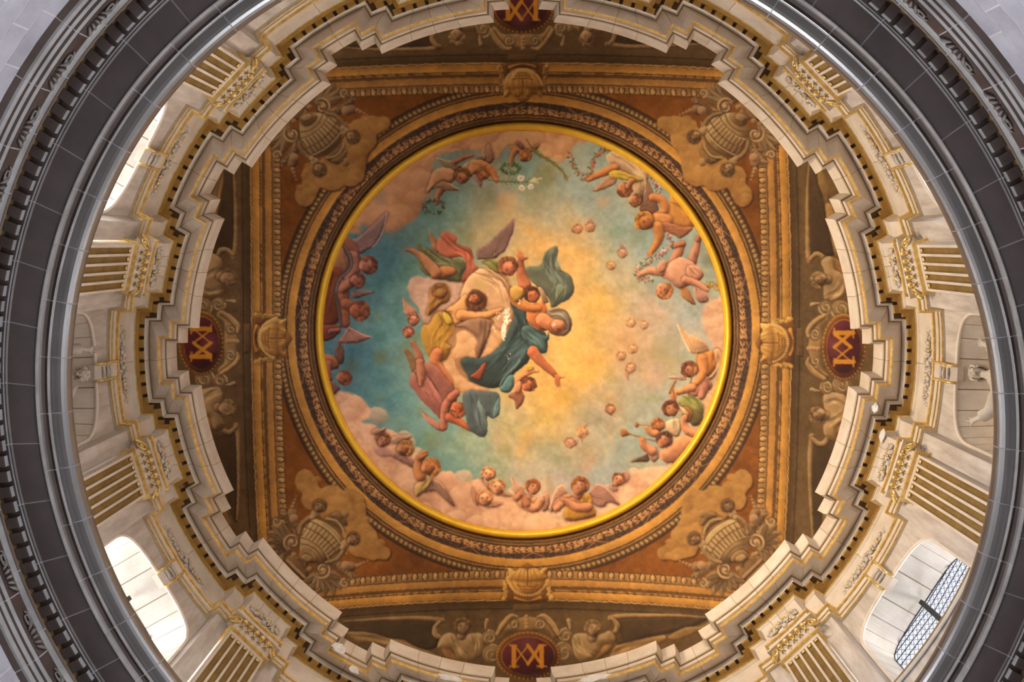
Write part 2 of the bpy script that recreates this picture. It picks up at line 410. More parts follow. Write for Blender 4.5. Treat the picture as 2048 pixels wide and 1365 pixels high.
# --- scroll keystones over the openings
def key_parts():
    body = MB()
    prof = [(0.06, 13.10), (-0.03, 13.10), (-0.10, 13.17), (-0.13, 13.27), (-0.10, 13.36), (-0.13, 13.44), (-0.17, 13.52), (-0.14, 13.60), (0.02, 13.60)]
    body.grid([[(x, y, z) for x, z in prof] for y in (-0.115, 0.115)])
    for y in (-0.115, 0.115): body.add([(x, y, z) for x, z in prof], [tuple(range(len(prof)))])
    face = MB()
    for q in range(5): face.tube([(-0.115 - 0.03 * math.sin(q), -0.085, 13.2 + q * 0.075), (-0.135 - 0.03 * math.sin(q), 0, 13.19 + q * 0.075), (-0.115 - 0.03 * math.sin(q), 0.085, 13.2 + q * 0.075)], 0.022, 6)
    rolls = []
    for y in (-0.125, 0.125):
        g = MB(); pts = [(x - 0.008, y, z) for x, z in prof[1:8]]
        g.tube(pts, 0.022, 6); rolls.append(g.mesh('gilded_roll', [M['gold']], True))
    return body.mesh('scroll_body', [M['plaster']]), face.mesh('carved_flutes', [M['statue']], True), rolls
KP = key_parts()
for k, place in ((6, 'over the left niche, beside a raised stone fist'), (0, 'over the right niche, above the hooded saint'), (7, 'at the crown of the upper left window'),
                 (11, 'at the crown of the upper right window'), (5, 'at the crown of the lower left window'), (1, 'at the crown of the lower right window')):
    a = PI / 6 * k
    e = tag(empty('keystone', (R0 * math.cos(a), R0 * math.sin(a), 13.1), a), 'pale scroll keystone with gilded rolls ' + place, 'keystone', 'scroll keystones of the drum bays')
    off = (0, 0, -13.1)
    link('scroll_body', KP[0], e, off); link('carved_flutes', KP[1], e, off)
    for m in KP[2]: link('gilded_roll', m, e, off)

# --- carved garlands in the frieze
def garland(width, seed):
    r = random.Random(seed); b = MB()
    n = int(width / 0.045)
    for i in range(n):
        t = -width / 2 + width * (i + 0.5) / n
        u = abs(t) / (width / 2)
        amp = 0.07 + 0.05 * (0.5 + 0.5 * math.cos(u * 9))
        for q in range(3):
            z = r.uniform(-amp, amp); s = r.uniform(0.02, 0.038)
            b.ball((-0.012 - r.uniform(0, 0.025), t + r.uniform(-.02, .02), z), s, 6, 4, (0.8, r.uniform(.7, 1.5), r.uniform(.6, 1.4)))
    for i in range(5):
        t = (i - 2) * width / 5
        b.ball((-0.04, t, 0.02), 0.04, 8, 6)
    for s in (-1, 1):
        pts = [(-0.02, s * width * (0.16 + 0.05 * math.cos(a) * (1 - a / 14)), 0.07 * math.sin(a) * (1 - a / 14)) for a in [x * 0.6 for x in range(18)]]
        b.tube(pts, 0.012, 5)
    return b
gm = garland(1.25, 3).mesh('carved_garland', [M['statue']], True)
gm2 = garland(0.62, 5).mesh('carved_garland', [M['statue']], True)
def gilt(width, seed):
    r = random.Random(seed); b = MB()
    for i in range(9):
        t = -width / 2 + width * (i + .5) / 9
        b.ball((-0.05, t, r.uniform(-.07, .07)), r.uniform(.018, .032), 6, 4, (0.7, 1.3, 1))
    return b
gg = gilt(1.1, 9).mesh('gilded_buds', [M['gold']], True)
names = {0: 'over the right niche', 6: 'over the left niche', 7: 'above the upper left window', 11: 'above the upper right window', 5: 'above the lower left window', 1: 'above the lower right window'}
for k, p in names.items():
    a = PI / 6 * k; R = R0 - 0.025
    e = tag(empty('frieze_carving', (R * math.cos(a), R * math.sin(a), 14.04), a), 'carved leaf and fruit garland in the frieze ' + p, 'carving', 'carved garlands of the recessed frieze bays')
    link('carved_garland', gm, e)['kind'] = 'stuff'; link('gilded_buds', gg, e)['kind'] = 'stuff'

# --- fluted pilasters with leafy gilded capitals
def acanthus(h, w, curl):
    b = MB(); rows = []
    for i in range(7):
        f = i / 6; ww = w * (0.75 + 0.5 * math.sin(f * PI)) * (1 if f < 0.85 else 0.7)
        x = -0.03 - curl * f ** 3; z = h * (f if f < 0.85 else 0.85 + (f - 0.85) * 0.2)
        rows.append([(x + abs(s) * 0.02, s * ww / 2, z) for s in (-1, -0.5, 0, 0.5, 1)])
    b.grid(rows); return b
SHW, ZA = 0.345, 13.20
def pilaster_meshes():
    d = {}
    b = MB(); fw, rw = 0.092, 0.0383
    y = -SHW
    b.box((0.036, -SHW, 0), (0.46, SHW, 2.78))
    for i in range(6):
        b.box((0, y, 0), (0.037, y + rw, 2.70)); y += rw + fw
    b.box((0, -SHW, 2.70), (0.037, SHW, 2.78))
    d['shaft'] = b.mesh('shaft', [M['plaster']])
    fl = MB(); rows = []
    for j in range(7):
        q = PI * j / 6; rows.append([(0.003 + 0.024 * math.sin(q), -fw / 2 * math.cos(q), z) for z in (0, 2.66)])
    fl.grid(rows); d['flute'] = fl.mesh('flute', [M['flute']])
    cap = MB().ball((0.012, 0, 2.675), 0.04, 8, 6, (0.5, 1, 0.8)); d['flute_cap'] = cap.mesh('flute_cap', [M['gold']], True)
    as_ = MB(); as_.box((-0.05, -SHW - 0.06, 2.78), (0.4, SHW + 0.06, 2.815)); d['necking'] = as_.mesh('necking', [M['gold']])
    bell = MB(); bell.box((0.045, -SHW, 2.835), (0.4, SHW, 3.16)); d['bell'] = bell.mesh('bell', [M['plaster']])
    d['leaf'] = acanthus(0.19, 0.092, 0.075).mesh('acanthus_leaf', [M['plaster']], True)
    lb = MB().tube([(-0.01, -0.035, 0), (-0.05, 0, 0.05), (-0.01, 0.035, 0)], 0.012, 5); lb.tube([(-0.03, 0, 0.03), (-0.06, -0.03, 0.1)], 0.012, 5); lb.tube([(-0.03, 0, 0.03), (-0.06, 0.03, 0.1)], 0.012, 5)
    d['stem'] = lb.mesh('gilded_stem', [M['gold']], True)
    d['ball'] = MB().ball((0, 0, 0), 0.05, 10, 8).mesh('gilded_fruit', [M['gold']], True)
    sc = MB(); pts = []
    for i in range(30):
        q = i * 0.42; r = 0.115 * (1 - i / 34); pts.append((-0.02 - 0.0 * i, r * math.cos(q), r * math.sin(q)))
    sc.tube(pts, [0.024 * (1 - i / 50) for i in range(30)], 6); sc.ball((-0.025, 0, 0), 0.03, 8, 6)
    d['volute'] = sc.mesh('volute', [M['gold']], True)
    ab = MB(); ab.box((-0.10, -SHW - 0.12, 3.16), (0.38, SHW + 0.12, 3.20)); d['abacus'] = ab.mesh('abacus', [M['plaster']])
    return d
PMS = pilaster_meshes()
buds = gilt(0.5, 4).mesh('gilded_buds', [M['gold']], True)
pil = {195: 'left of the saint with the raised fist, upper one', 165: 'left side, just below the saint with the raised fist', 345: 'right side, just above the hooded saint', 15: 'right side, just below the hooded saint',
       225: 'top left, above the upper left window', 315: 'top right, above the upper right window', 135: 'bottom left, below the lower left window', 45: 'bottom right, below the lower right window'}
for deg, p in pil.items():
    a = math.radians(deg); ZP = 10.42
    e = tag(empty('pilaster', (FRONT * math.cos(a), FRONT * math.sin(a), ZP), a), 'fluted white and gold pilaster ' + p, 'pilaster', 'fluted pilasters of the drum')
    link('shaft', PMS['shaft'], e); link('necking', PMS['necking'], e); link('abacus', PMS['abacus'], e)
    for i in range(5):
        y = (i - 2) * 0.1303
        link('flute', PMS['flute'], e, (0, y, 0)); link('flute_cap', PMS['flute_cap'], e, (0, y, 0))
    cb = link('capital', PMS['bell'], e)
    for i in range(6): link('acanthus_leaf', PMS['leaf'], cb, (0.005, (i - 2.5) * 0.122, 2.825))
    for i in range(5):
        link('gilded_fruit', PMS['ball'], cb, (-0.085, (i - 2) * 0.122, 3.075)); link('gilded_stem', PMS['stem'], cb, (-0.03, (i - 2) * 0.122, 2.94))
    for s in (-1, 1):
        v = link('volute', PMS['volute'], cb, (-0.02, s * (SHW + 0.03), 3.03)); v.rotation_euler = (0, 0, s * -0.6)
        for q in range(2):
            l2 = link('side_leaf', PMS['leaf'], cb, (0.08 + q * 0.12, s * (SHW + 0.0), 2.84)); l2.rotation_euler = (0, 0, -s * PI / 2)
    R = FRONT - 0.03
    f = tag(empty('frieze_carving', (R * math.cos(a), R * math.sin(a), 14.04), a), 'carved leaf spray over the pilaster ' + p, 'carving', 'carved sprays over the pilasters')
    link('carved_garland', gm2, f)['kind'] = 'stuff'; link('gilded_buds', buds, f)['kind'] = 'stuff'

# ================================================================== dark ring at the foot of the drum
RR, NS = 5.37, 54
ring = tag(empty('trim_4', (0.093, 0.223, 0), math.radians(53.8)), 'dark stone ring cornice around the foot of the drum with dentils and bright rounded lip', 'ring cornice', kind='structure')
ring.scale = (5.528 / RR, 5.215 / RR, 1)
bull = [(5.52 + 0.15 * math.cos(q), 10.22 + 0.15 * math.sin(q)) for q in [math.radians(90 + 180 * i / 14) for i in range(15)]]
profA = [(5.52, 10.40)] + [(5.52, 10.37)] + bull[1:] + [(5.53, 10.065), (5.53, 10.02), (5.535, 10.015)]
profA2 = [(5.535, 10.015), (5.57, 10.03), (5.60, 10.01), (5.615, 9.985), (5.62, 9.94), (5.63, 9.935)]
profB = [(5.63, 9.935), (5.66, 9.95), (5.95, 9.95), (5.965, 9.935), (5.98, 9.935), (5.98, 9.905), (6.15, 9.905), (6.15, 9.81), (6.155, 9.805), (6.16, 9.785), (6.18, 9.77), (6.18, 9.71)]
profC = [(6.18, 9.71), (6.185, 9.55), (6.20, 9.545), (6.20, 9.48), (6.23, 9.475), (6.23, 9.405), (6.255, 9.40), (6.255, 9.33), (6.28, 9.325), (6.34, 9.30)]
def lathe(prof, a0, a1, n, mi=None):
    b = MB()
    for k in range(len(prof) - 1):
        b.grid([[(R * math.cos(a0 + (a1 - a0) * i / n), R * math.sin(a0 + (a1 - a0) * i / n), z) for i in range(n + 1)] for R, z in prof[k:k + 2]], mi[k] if mi else 0)
    return b
da = 2 * PI / NS; g = 0.0011
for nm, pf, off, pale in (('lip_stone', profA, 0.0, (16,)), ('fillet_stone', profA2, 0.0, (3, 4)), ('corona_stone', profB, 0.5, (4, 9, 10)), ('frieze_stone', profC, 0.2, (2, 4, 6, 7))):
    me = lathe(pf, g, da - g, 6, [(1 if q in pale else (2 if nm == 'corona_stone' and q == 6 else 0)) for q in range(len(pf) - 1)]).mesh(nm, [M['ringlip'] if nm == 'lip_stone' else M['ring'], M['ringlit'], M['gapshade']], nm == 'lip_stone')  # painted light on the chosen edges, painted shade behind the dentils
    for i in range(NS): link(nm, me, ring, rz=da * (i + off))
core = [(R + 0.007, z + 0.004) for R, z in profA + profA2[1:] + profB[1:] + profC[1:]]
lathe(core, 0, 2 * PI, 216).build('mortar', [M['ringmortar']], ring)
ledge = MB(); lathe([(5.50, 10.37), (5.6, 10.41), (7.2, 10.42)], 0, 2 * PI, 96).build('ledge', [M['ring']], ring)
ND = 216
dme = lathe([(6.005, 9.903), (6.0, 9.90), (6.0, 9.836), (6.01, 9.832), (6.148, 9.832)], -0.0098, 0.0098, 2, [0, 1, 0, 0])  # dentil fronts take the paler colour of painted light
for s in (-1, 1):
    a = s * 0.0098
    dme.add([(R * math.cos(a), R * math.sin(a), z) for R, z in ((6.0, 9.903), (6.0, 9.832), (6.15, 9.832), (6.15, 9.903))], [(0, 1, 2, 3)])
dme = dme.mesh('dentil', [M['ring'], M['ringlit']])
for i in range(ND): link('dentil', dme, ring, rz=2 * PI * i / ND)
lm = MB(); r = random.Random(11)
for q in range(5):
    pts = [(6.18 - 0.012 - 0.02 * math.sin(f * PI), (q - 2) * 0.05 + f * 0.05 * (q - 2), 9.57 + 0.12 * f) for f in (0, .25, .5, .75, 1)]
    lm.tube(pts, [0.01, 0.02, 0.022, 0.016, 0.006], 5)
lm.tube([(6.16, 0.10 * math.cos(x) * (1 - x / 16) + 0.2, 9.63 + 0.055 * math.sin(x) * (1 - x / 16)) for x in [i * 0.7 for i in range(16)]], 0.012, 5)
lme = lm.mesh('carved_leaf', [M['ringleaf']], True)
for i in range(NS): link('carved_leaf', lme, ring, rz=da * (i + 0.5))

# ================================================================== ashlar walls outside the ring
ash = tag(empty('wall_outer', (0.093, 0.223, 0), math.radians(53.8)), 'lavender grey ashlar wall blocks in the corners outside the dark ring', 'wall', kind='structure')
ash.scale = (5.528 / RR, 5.215 / RR, 1)
courses = [9.30, 9.06, 8.80, 8.53, 8.26, 7.98, 7.70]
def ashR(z): return 6.34 + 0.012 * (9.3 - z)
c_, s_ = math.cos(math.radians(53.8)), math.sin(math.radians(53.8))
for j, (z0, z1) in enumerate(zip(courses[:-1], courses[1:])):
    nblk = 60; w = 2 * PI / nblk
    me = None
    for i in range(nblk):
        a = w * (i + 0.5 * (j % 2) + 0.13 * j)
        lx, ly = 6.34 * math.cos(a + w / 2) * ash.scale[0], 6.34 * math.sin(a + w / 2) * ash.scale[1]
        X = np.array([0.093 + lx * c_ - ly * s_, 0.223 + lx * s_ + ly * c_, z0])
        px, py = proj(X)
        if not (-90 < px < 2138 and -90 < py < 1455): continue
        if me is None:
            e = 0.0017
            b = lathe([(ashR(z0) + 0.05, z0 - 0.004), (ashR(z0), z0 - 0.007), (ashR(z1), z1 + 0.007), (ashR(z1) + 0.05, z1 + 0.004)], e, w - e, 4)
            me = b.mesh('block', [M['ashlar']])
        link('block', me, ash, rz=a)
lathe([(ashR(9.32) + 0.004, 9.32), (ashR(7.7) + 0.004, 7.7)], 0, 2 * PI, 120).build('mortar', [M['ringmortar']], ash)
fl = MB(); fl.box((-30, -30, -1.75), (30, 30, -1.6)); f = fl.build('floor', [M['floor']]); tag(f, 'dark stone church floor far below the dome', 'floor', kind='structure')
# ================================================================== painting engine
# The dome is a real surface; its fresco is flat paint on plaster.  The paint is worked out here as a colour per
# point of the plaster (brush shapes with soft edges) and stored as a colour attribute of the dome mesh.
X0, Y0, X1, Y1 = 340, 0, 1752, 1368
PW, PH = X1 - X0, Y1 - Y0
YY, XX = np.mgrid[Y0:Y1, X0:X1].astype(np.float32)
PC = np.zeros((PH, PW, 3), np.float32)         # painted colour, sRGB 0..255
PI_ = np.zeros((PH, PW), np.int16)             # which painted part owns the point
PARTS = [None]
cur = [0]
nrng = np.random.default_rng(5)
def fig(name, label=None, parent=0):
    PARTS.append((name, label, parent)); cur[0] = len(PARTS) - 1; return cur[0]
def vnoise(scale, seed, octaves=4, shape=(PH, PW), sx=1.0):
    """smooth value noise, -1..1"""
    out = np.zeros(shape, np.float32); amp = 1.0; tot = 0
    for o in range(octaves):
        r = np.random.default_rng(seed * 31 + o); s = max(scale / 2 ** o, 1.2)
        gh, gw = int(shape[0] / s) + 3, int(shape[1] / (s * sx)) + 3
        g = r.uniform(-1, 1, (gh, gw)).astype(np.float32)
        yy = np.arange(shape[0]) / s; xx = np.arange(shape[1]) / (s * sx)
        yi, xi = yy.astype(int), xx.astype(int); fy, fx = yy - yi, xx - xi
        fy = (fy * fy * (3 - 2 * fy))[:, None]; fx = (fx * fx * (3 - 2 * fx))[None]
        a = g[yi][:, xi]; b_ = g[yi][:, xi + 1]; c = g[yi + 1][:, xi]; d = g[yi + 1][:, xi + 1]
        out += amp * ((a * (1 - fx) + b_ * fx) * (1 - fy) + (c * (1 - fx) + d * fx) * fy); tot += amp; amp *= 0.55
    return out / tot
BR = vnoise(7, 3, 3); BR2 = vnoise(26, 4, 3); BR3 = vnoise(80, 6, 3)
def win(x0, y0, x1, y1):
    a, b_ = max(int(x0) - X0, 0), max(int(y0) - Y0, 0); c, d = min(int(x1) + 2 - X0, PW), min(int(y1) + 2 - Y0, PH)
    return None if c <= a or d <= b_ else (slice(b_, d), slice(a, c))
def curve(P, closed=True, n=6):
    P = np.asarray(P, np.float32); N = len(P)
    if N < 3: return P
    out = []
    for i in range(N if closed else N - 1):
        g = lambda k: P[k % N] if closed else P[min(max(k, 0), N - 1)]
        p0, p1, p2, p3 = g(i - 1), g(i), g(i + 1), g(i + 2)
        for k in range(n):
            t = k / n
            out.append(0.5 * (2 * p1 + (p2 - p0) * t + (2 * p0 - 5 * p1 + 4 * p2 - p3) * t * t + (3 * p1 - p0 - 3 * p2 + p3) * t ** 3))
    if not closed: out.append(P[-1])
    return np.array(out)
def sdf(P, X, Y):
    d = np.full(X.shape, 1e9, np.float32); ins = np.zeros(X.shape, bool)
    Q = np.roll(P, -1, 0)
    for (ax, ay), (bx, by) in zip(P, Q):
        ex, ey = bx - ax, by - ay; wx, wy = X - ax, Y - ay
        L = ex * ex + ey * ey
        if L < 1e-9: continue
        t = np.clip((wx * ex + wy * ey) / L, 0, 1)
        d = np.minimum(d, (wx - ex * t) ** 2 + (wy - ey * t) ** 2)
        if ay != by:
            c = ((ay > Y) != (by > Y)) & (X < ex * (Y - ay) / ey + ax); ins ^= c
    d = np.sqrt(d); return np.where(ins, -d, d)
LD = [(-0.45, -0.75)]
def lay(w, col, cov, own=True):
    cov = cov[..., None]
    PC[w] = PC[w] * (1 - cov) + col * cov
    if own:
        m = cov[..., 0] > 0.5; PI_[w][m] = cur[0]
def shade(col, lam, k=0.42, dark=None, light=None):
    col = np.asarray(col, np.float32)
    dk = np.asarray(dark if dark is not None else col * np.array([0.40, 0.32, 0.29]), np.float32)
    lt = np.asarray(light if light is not None else np.minimum(col * 1.16 + 12, 248), np.float32)
    a = np.clip(lam, -1, 1)[..., None]
    return np.where(a > 0, col + (lt - col) * a, col + (dk - col) * -a)
def contact(w, dist, amount=0.26, reach=5.0):
    """brushed shadow of a shape on the figures already painted beside it"""
    m = np.clip(1 - dist / reach, 0, 1) * (dist > -1.5) * (PI_[w] > 0) * amount
    PC[w] *= 1 - m[..., None] * np.array([0.85, 1.0, 1.05])
def blob(P, col, vol=10, soft=1.0, k=1.0, dark=None, light=None, sm=True, alpha=1.0, own=True, tex=0.10, rim=0.0):
    Q = curve(P) if sm else np.asarray(P, np.float32)
    pad = soft + 7; w = win(Q[:, 0].min() - pad, Q[:, 1].min() - pad, Q[:, 0].max() + pad, Q[:, 1].max() + pad)
    if w is None: return
    X, Y = XX[w], YY[w]; s = sdf(Q, X, Y)
    if own and alpha > 0.9 and soft < 2: contact(w, s)
    cov = np.clip(0.5 - s / (2 * soft), 0, 1) * alpha
    d = np.clip(-s / vol, 0, 1); h = np.sqrt(np.clip(1 - (1 - d) ** 2, 0, 1)) * vol
    gy, gx = np.gradient(h) if min(h.shape) > 1 else (h * 0, h * 0)
    nl = np.sqrt(gx * gx + gy * gy + 1); lx, ly = LD[0]
    lam = -(gx * lx + gy * ly) / nl
    cx, cy = Q.mean(0); sz = max(np.ptp(Q[:, 0]), np.ptp(Q[:, 1]), 6) * 0.6
    big = ((X - cx) * lx + (Y - cy) * ly) / sz
    c = shade(col, lam * k + 0.42 * k * big + tex * BR[w] * 0.9 + tex * 1.8 * BR2[w] - 0.14, dark=dark, light=light)
    lay(w, c, cov, own)
def limb(P, R, col, k=1.05, soft=0.8, dark=None, light=None, alpha=1.0, tex=0.10, own=True, sm=True, rim=0.10):
    P = np.asarray(P, np.float32); R = np.asarray(R if hasattr(R, '__len__') else [R] * len(P), np.float32)
    if sm and len(P) > 2:
        Z = curve(np.c_[P, R], False, 5); P, R = Z[:, :2], Z[:, 2]
    m = R.max() + 7; w = win(P[:, 0].min() - m, P[:, 1].min() - m, P[:, 0].max() + m, P[:, 1].max() + m)
    if w is None: return
    X, Y = XX[w], YY[w]; best = np.full(X.shape, 1e9, np.float32); nx = np.zeros_like(X); ny = np.zeros_like(X); rr = np.ones_like(X)
    for i in range(len(P) - 1):
        (ax, ay), (bx, by) = P[i], P[i + 1]; ex, ey = bx - ax, by - ay; L = ex * ex + ey * ey + 1e-6
        t = np.clip(((X - ax) * ex + (Y - ay) * ey) / L, 0, 1); r = R[i] + (R[i + 1] - R[i]) * t
        dx, dy = X - ax - ex * t, Y - ay - ey * t; s = np.hypot(dx, dy) - r; c = s < best
        best = np.where(c, s, best); nx = np.where(c, dx / r, nx); ny = np.where(c, dy / r, ny); rr = np.where(c, r, rr)
    if own and k > 0 and alpha > 0.9: contact(w, best, 0.24, 4.5)
    cov = np.clip(0.5 - best / (2 * soft), 0, 1) * alpha
    lx, ly = LD[0]; lam = nx * lx + ny * ly
    c = shade(col, lam * k + tex * BR[w] + tex * 1.5 * BR2[w] - 0.16 * (k > 0), dark=dark, light=light)
    if rim: c = c * (1 - rim * np.exp(-np.clip(-best, 0, None) / 1.2))[..., None]
    lay(w, c, cov, own)
def line(P, wd, col, alpha=0.8, soft=0.8, sm=True, own=False):
    n = len(P)
    limb(P, wd if hasattr(wd, '__len__') else [wd] * n, col, k=0, soft=soft, alpha=alpha, tex=0, own=own, sm=sm, rim=0)
def dot(x, y, r, col, alpha=0.9, soft=0.8, own=False, k=0.0):
    w = win(x - r - 2, y - r - 2, x + r + 2, y + r + 2)
    if w is None: return
    dx, dy = (XX[w] - x) / r, (YY[w] - y) / r; s = (np.hypot(dx, dy) - 1) * r
    c = shade(col, (dx * LD[0][0] + dy * LD[0][1]) * k)
    lay(w, c, np.clip(0.5 - s / (2 * soft), 0, 1) * alpha, own)
def cv(ox, oy, s): return lambda *p: [(ox + x / s, oy + y / s) for x, y in p]
SKIN = (216, 146, 96); HAIR = (142, 84, 42)
def head(x, y, r, ang=0, skin=SKIN, hair=HAIR, q=0.0, face=True, look=0.0, hairy=1.0, bald=False, stone=False, fringe=True):
    """ang: clockwise turn of the crown from straight up, q: turn of the face (-1 its left .. 1 its right)"""
    a = math.radians(ang); ux, uy = math.sin(a), -math.cos(a); rx, ry = math.cos(a), math.sin(a)
    T = lambda u, v: (x + r * (rx * u + ux * v), y + r * (ry * u + uy * v))
    dk = np.array(hair) * 0.55
    if not bald:
        blob([T(1.04 * math.cos(t), 0.08 + 1.02 * math.sin(t)) for t in np.linspace(0, 2 * PI, 12)[:-1]], hair, vol=r * 0.7, soft=1.0)
    f = 0.78
    blob([T(q * 0.22 + f * c * (1 - 0.20 * max(0.0, -s - 0.1)), -0.16 + s * 0.90) for c, s in [(math.cos(t), math.sin(t)) for t in np.linspace(0, 2 * PI, 14)[:-1]]], skin, vol=r * 0.75, soft=0.9)
    if face:
        es = max(r * 0.10, 0.6); sk = np.array(skin); fa = 1.0 if r > 11.5 else 0.7
        dot(*T(-0.42 + q * 0.3, -0.25), r * 0.42, sk * np.array([0.66, 0.55, 0.5]), 0.34, r * 0.32)          # shaded cheek
        dot(*T(q * 0.3 + 0.22, 0.36 + look), r * 0.30, np.minimum(sk * 1.12 + 10, 250), 0.40, r * 0.22)       # lit brow
        for s in (-1, 1):
            u = s * 0.33 + q * 0.36
            if abs(u) > 0.80: continue
            dot(*T(u, 0.06 + look), es * 2.0, sk * np.array([0.66, 0.55, 0.5]), 0.50 * fa, es * 1.2)
            dot(*T(u, 0.03 + look), es * 0.85, (58, 34, 24), 0.72 * fa, 0.7)
        line([T(q * 0.40 + 0.06, 0.10 + look), T(q * 0.52 + 0.09, -0.20 + look)], max(r * 0.05, 0.4), sk * np.array([0.72, 0.62, 0.56]), 0.55 * fa, sm=False)
        dot(*T(q * 0.5 + 0.05, -0.27 + look), max(r * 0.09, 0.5), sk * np.array([0.62, 0.5, 0.45]), 0.55 * fa, 0.8)
        dot(*T(q * 0.46 - 0.06, -0.47 + look), max(r * 0.10, 0.5), (sk * 0.5 if stone else (150, 66, 50)), 0.62 * fa, 0.8); dot(*T(q * 0.46 + 0.1, -0.47 + look), max(r * 0.09, 0.5), (sk * 0.5 if stone else (150, 66, 50)), 0.62 * fa, 0.8)
        dot(*T(q * 0.4, -0.62 + look), max(r * 0.12, 0.5), sk * 0.74, 0.35, r * 0.08)
        dot(*T(q * 0.25 + 0.48, -0.28), r * 0.22, (sk if stone else (214, 106, 78)), 0.30, r * 0.2)
    if not bald:
        fr = [(1.05 * math.cos(t), 0.10 + 1.0 * math.sin(t)) for t in np.linspace(-0.35, PI + 0.35, 11)]
        fi = [(q * 0.25 + u, v) for u, v in ((-0.72, 0.06), (-0.58, 0.40), (-0.2, 0.56), (0.22, 0.50), (0.58, 0.36), (0.74, 0.04))]
        if fringe: blob([T(*z) for z in fr + fi], hair, vol=r * 0.35, soft=1.0, tex=0.3)
        rr = random.Random(int(x * 7 + y)); n = int((14 + r * 1.3) * max(hairy, 0.8))
        for i in range(n):
            t = -0.30 + (PI + 0.6) * i / max(n - 1, 1); d = rr.uniform(0.74, 0.98)
            c = np.array(hair) * rr.uniform(0.60, 1.30)
            dot(*T(d * math.cos(t) - q * 0.12, d * math.sin(t) + 0.05), r * rr.uniform(0.12, 0.21), c, 0.75, 1.0, own=True, k=0.4)
            if rr.random() < 0.6: dot(*T(0.70 * math.cos(t) - q * 0.2, 0.27 + 0.60 * math.sin(t)), r * 0.14, c * 0.9, 0.7, 1.0)
def wing(P, col, root=0, n=7, vol=6, edge=None, dark=0.62):
    blob(P, col, vol=vol, soft=1.0)
    Q = curve(P, True, 4); N = len(Q); r0 = np.array(P[root]); c = Q.mean(0)
    far = np.array(max(Q, key=lambda p: (p[0] - r0[0]) ** 2 + (p[1] - r0[1]) ** 2))
    for i in range(n):                                              # feathers: long strokes from the root side to the rim
        t = (i + 1) / (n + 1)
        k = Q[int(t * N) % N]; st = r0 + (c - r0) * 0.45 * t
        line([st, (st + k) / 2 + (c - k) * 0.10, k + (c - k) * 0.12], [0.9, 0.7, 0.35], np.array(col) * dark, 0.6)
        line([st + 0.9, (st + k) / 2 + (c - k) * 0.10 + 1.1, k + (c - k) * 0.14], [0.5, 0.5, 0.3], np.minimum(np.array(col) * 1.25, 250), 0.45)
    if edge is not None: line([P[i] for i in edge], 1.2, np.minimum(np.array(col) * 1.35 + 10, 252), 0.8)
def folds(P, col, n, wd=1.0, jit=3, alpha=0.5, seed=1):
    """a bundle of drapery strokes following a guide line"""
    r = random.Random(seed)
    for i in range(n):
        o = (r.uniform(-jit, jit), r.uniform(-jit, jit)); a, b_ = sorted((r.random() * 0.5, 0.5 + r.random() * 0.5))
        L = curve(P, False, 6); m = len(L); seg = L[int(a * m):max(int(b_ * m), int(a * m) + 2)] + np.array(o)
        f = r.choice((0.45, 0.58, 0.7, 1.2, 1.35))
        seg = seg[::2] if len(seg) > 5 else seg; seg = seg + np.c_[np.sin(np.arange(len(seg)) * 0.9 + i), np.cos(np.arange(len(seg)) * 0.8 + 2 * i)] * 0.9
        tp = np.sin(np.linspace(0.15, PI - 0.15, len(seg))) * wd * r.uniform(0.8, 1.9) + 0.15
        line(seg, tp, np.clip(np.array(col) * f + (6 if f > 1 else 0), 0, 250), alpha * 0.8, soft=1.3)
def flowers(P, rad, cols, n, seed=2, leaf=(70, 84, 38), rs=(1.2, 3.0)):
    r = random.Random(seed); L = curve(P, False, 8); own = True
    for i in range(int(n * 1.2)):
        p = L[r.randrange(len(L))]; a = r.uniform(0, 6.28); d = r.uniform(0.3, 1.25) * rad
        q = (p[0] + d * math.cos(a), p[1] + d * math.sin(a)); e = (q[0] + 4 * math.cos(a + r.uniform(-1, 1)), q[1] + 4 * math.sin(a + r.uniform(-1, 1)))
        line([q, e], [1.3, 0.4], np.array(leaf) * r.uniform(0.7, 1.3), 0.85, sm=False, own=own)
    for i in range(n):
        p = L[r.randrange(len(L))]; c = np.array(r.choice(cols)) * r.uniform(0.8, 1.1); s = r.uniform(*rs)
        x, y = p[0] + r.uniform(-rad, rad) * .8, p[1] + r.uniform(-rad, rad) * .8
        dot(x, y, s, c, 0.95, 0.8, own=own, k=0.6); dot(x + s * .1, y + s * .1, s * 0.4, c * 0.6, 0.6, 0.6)
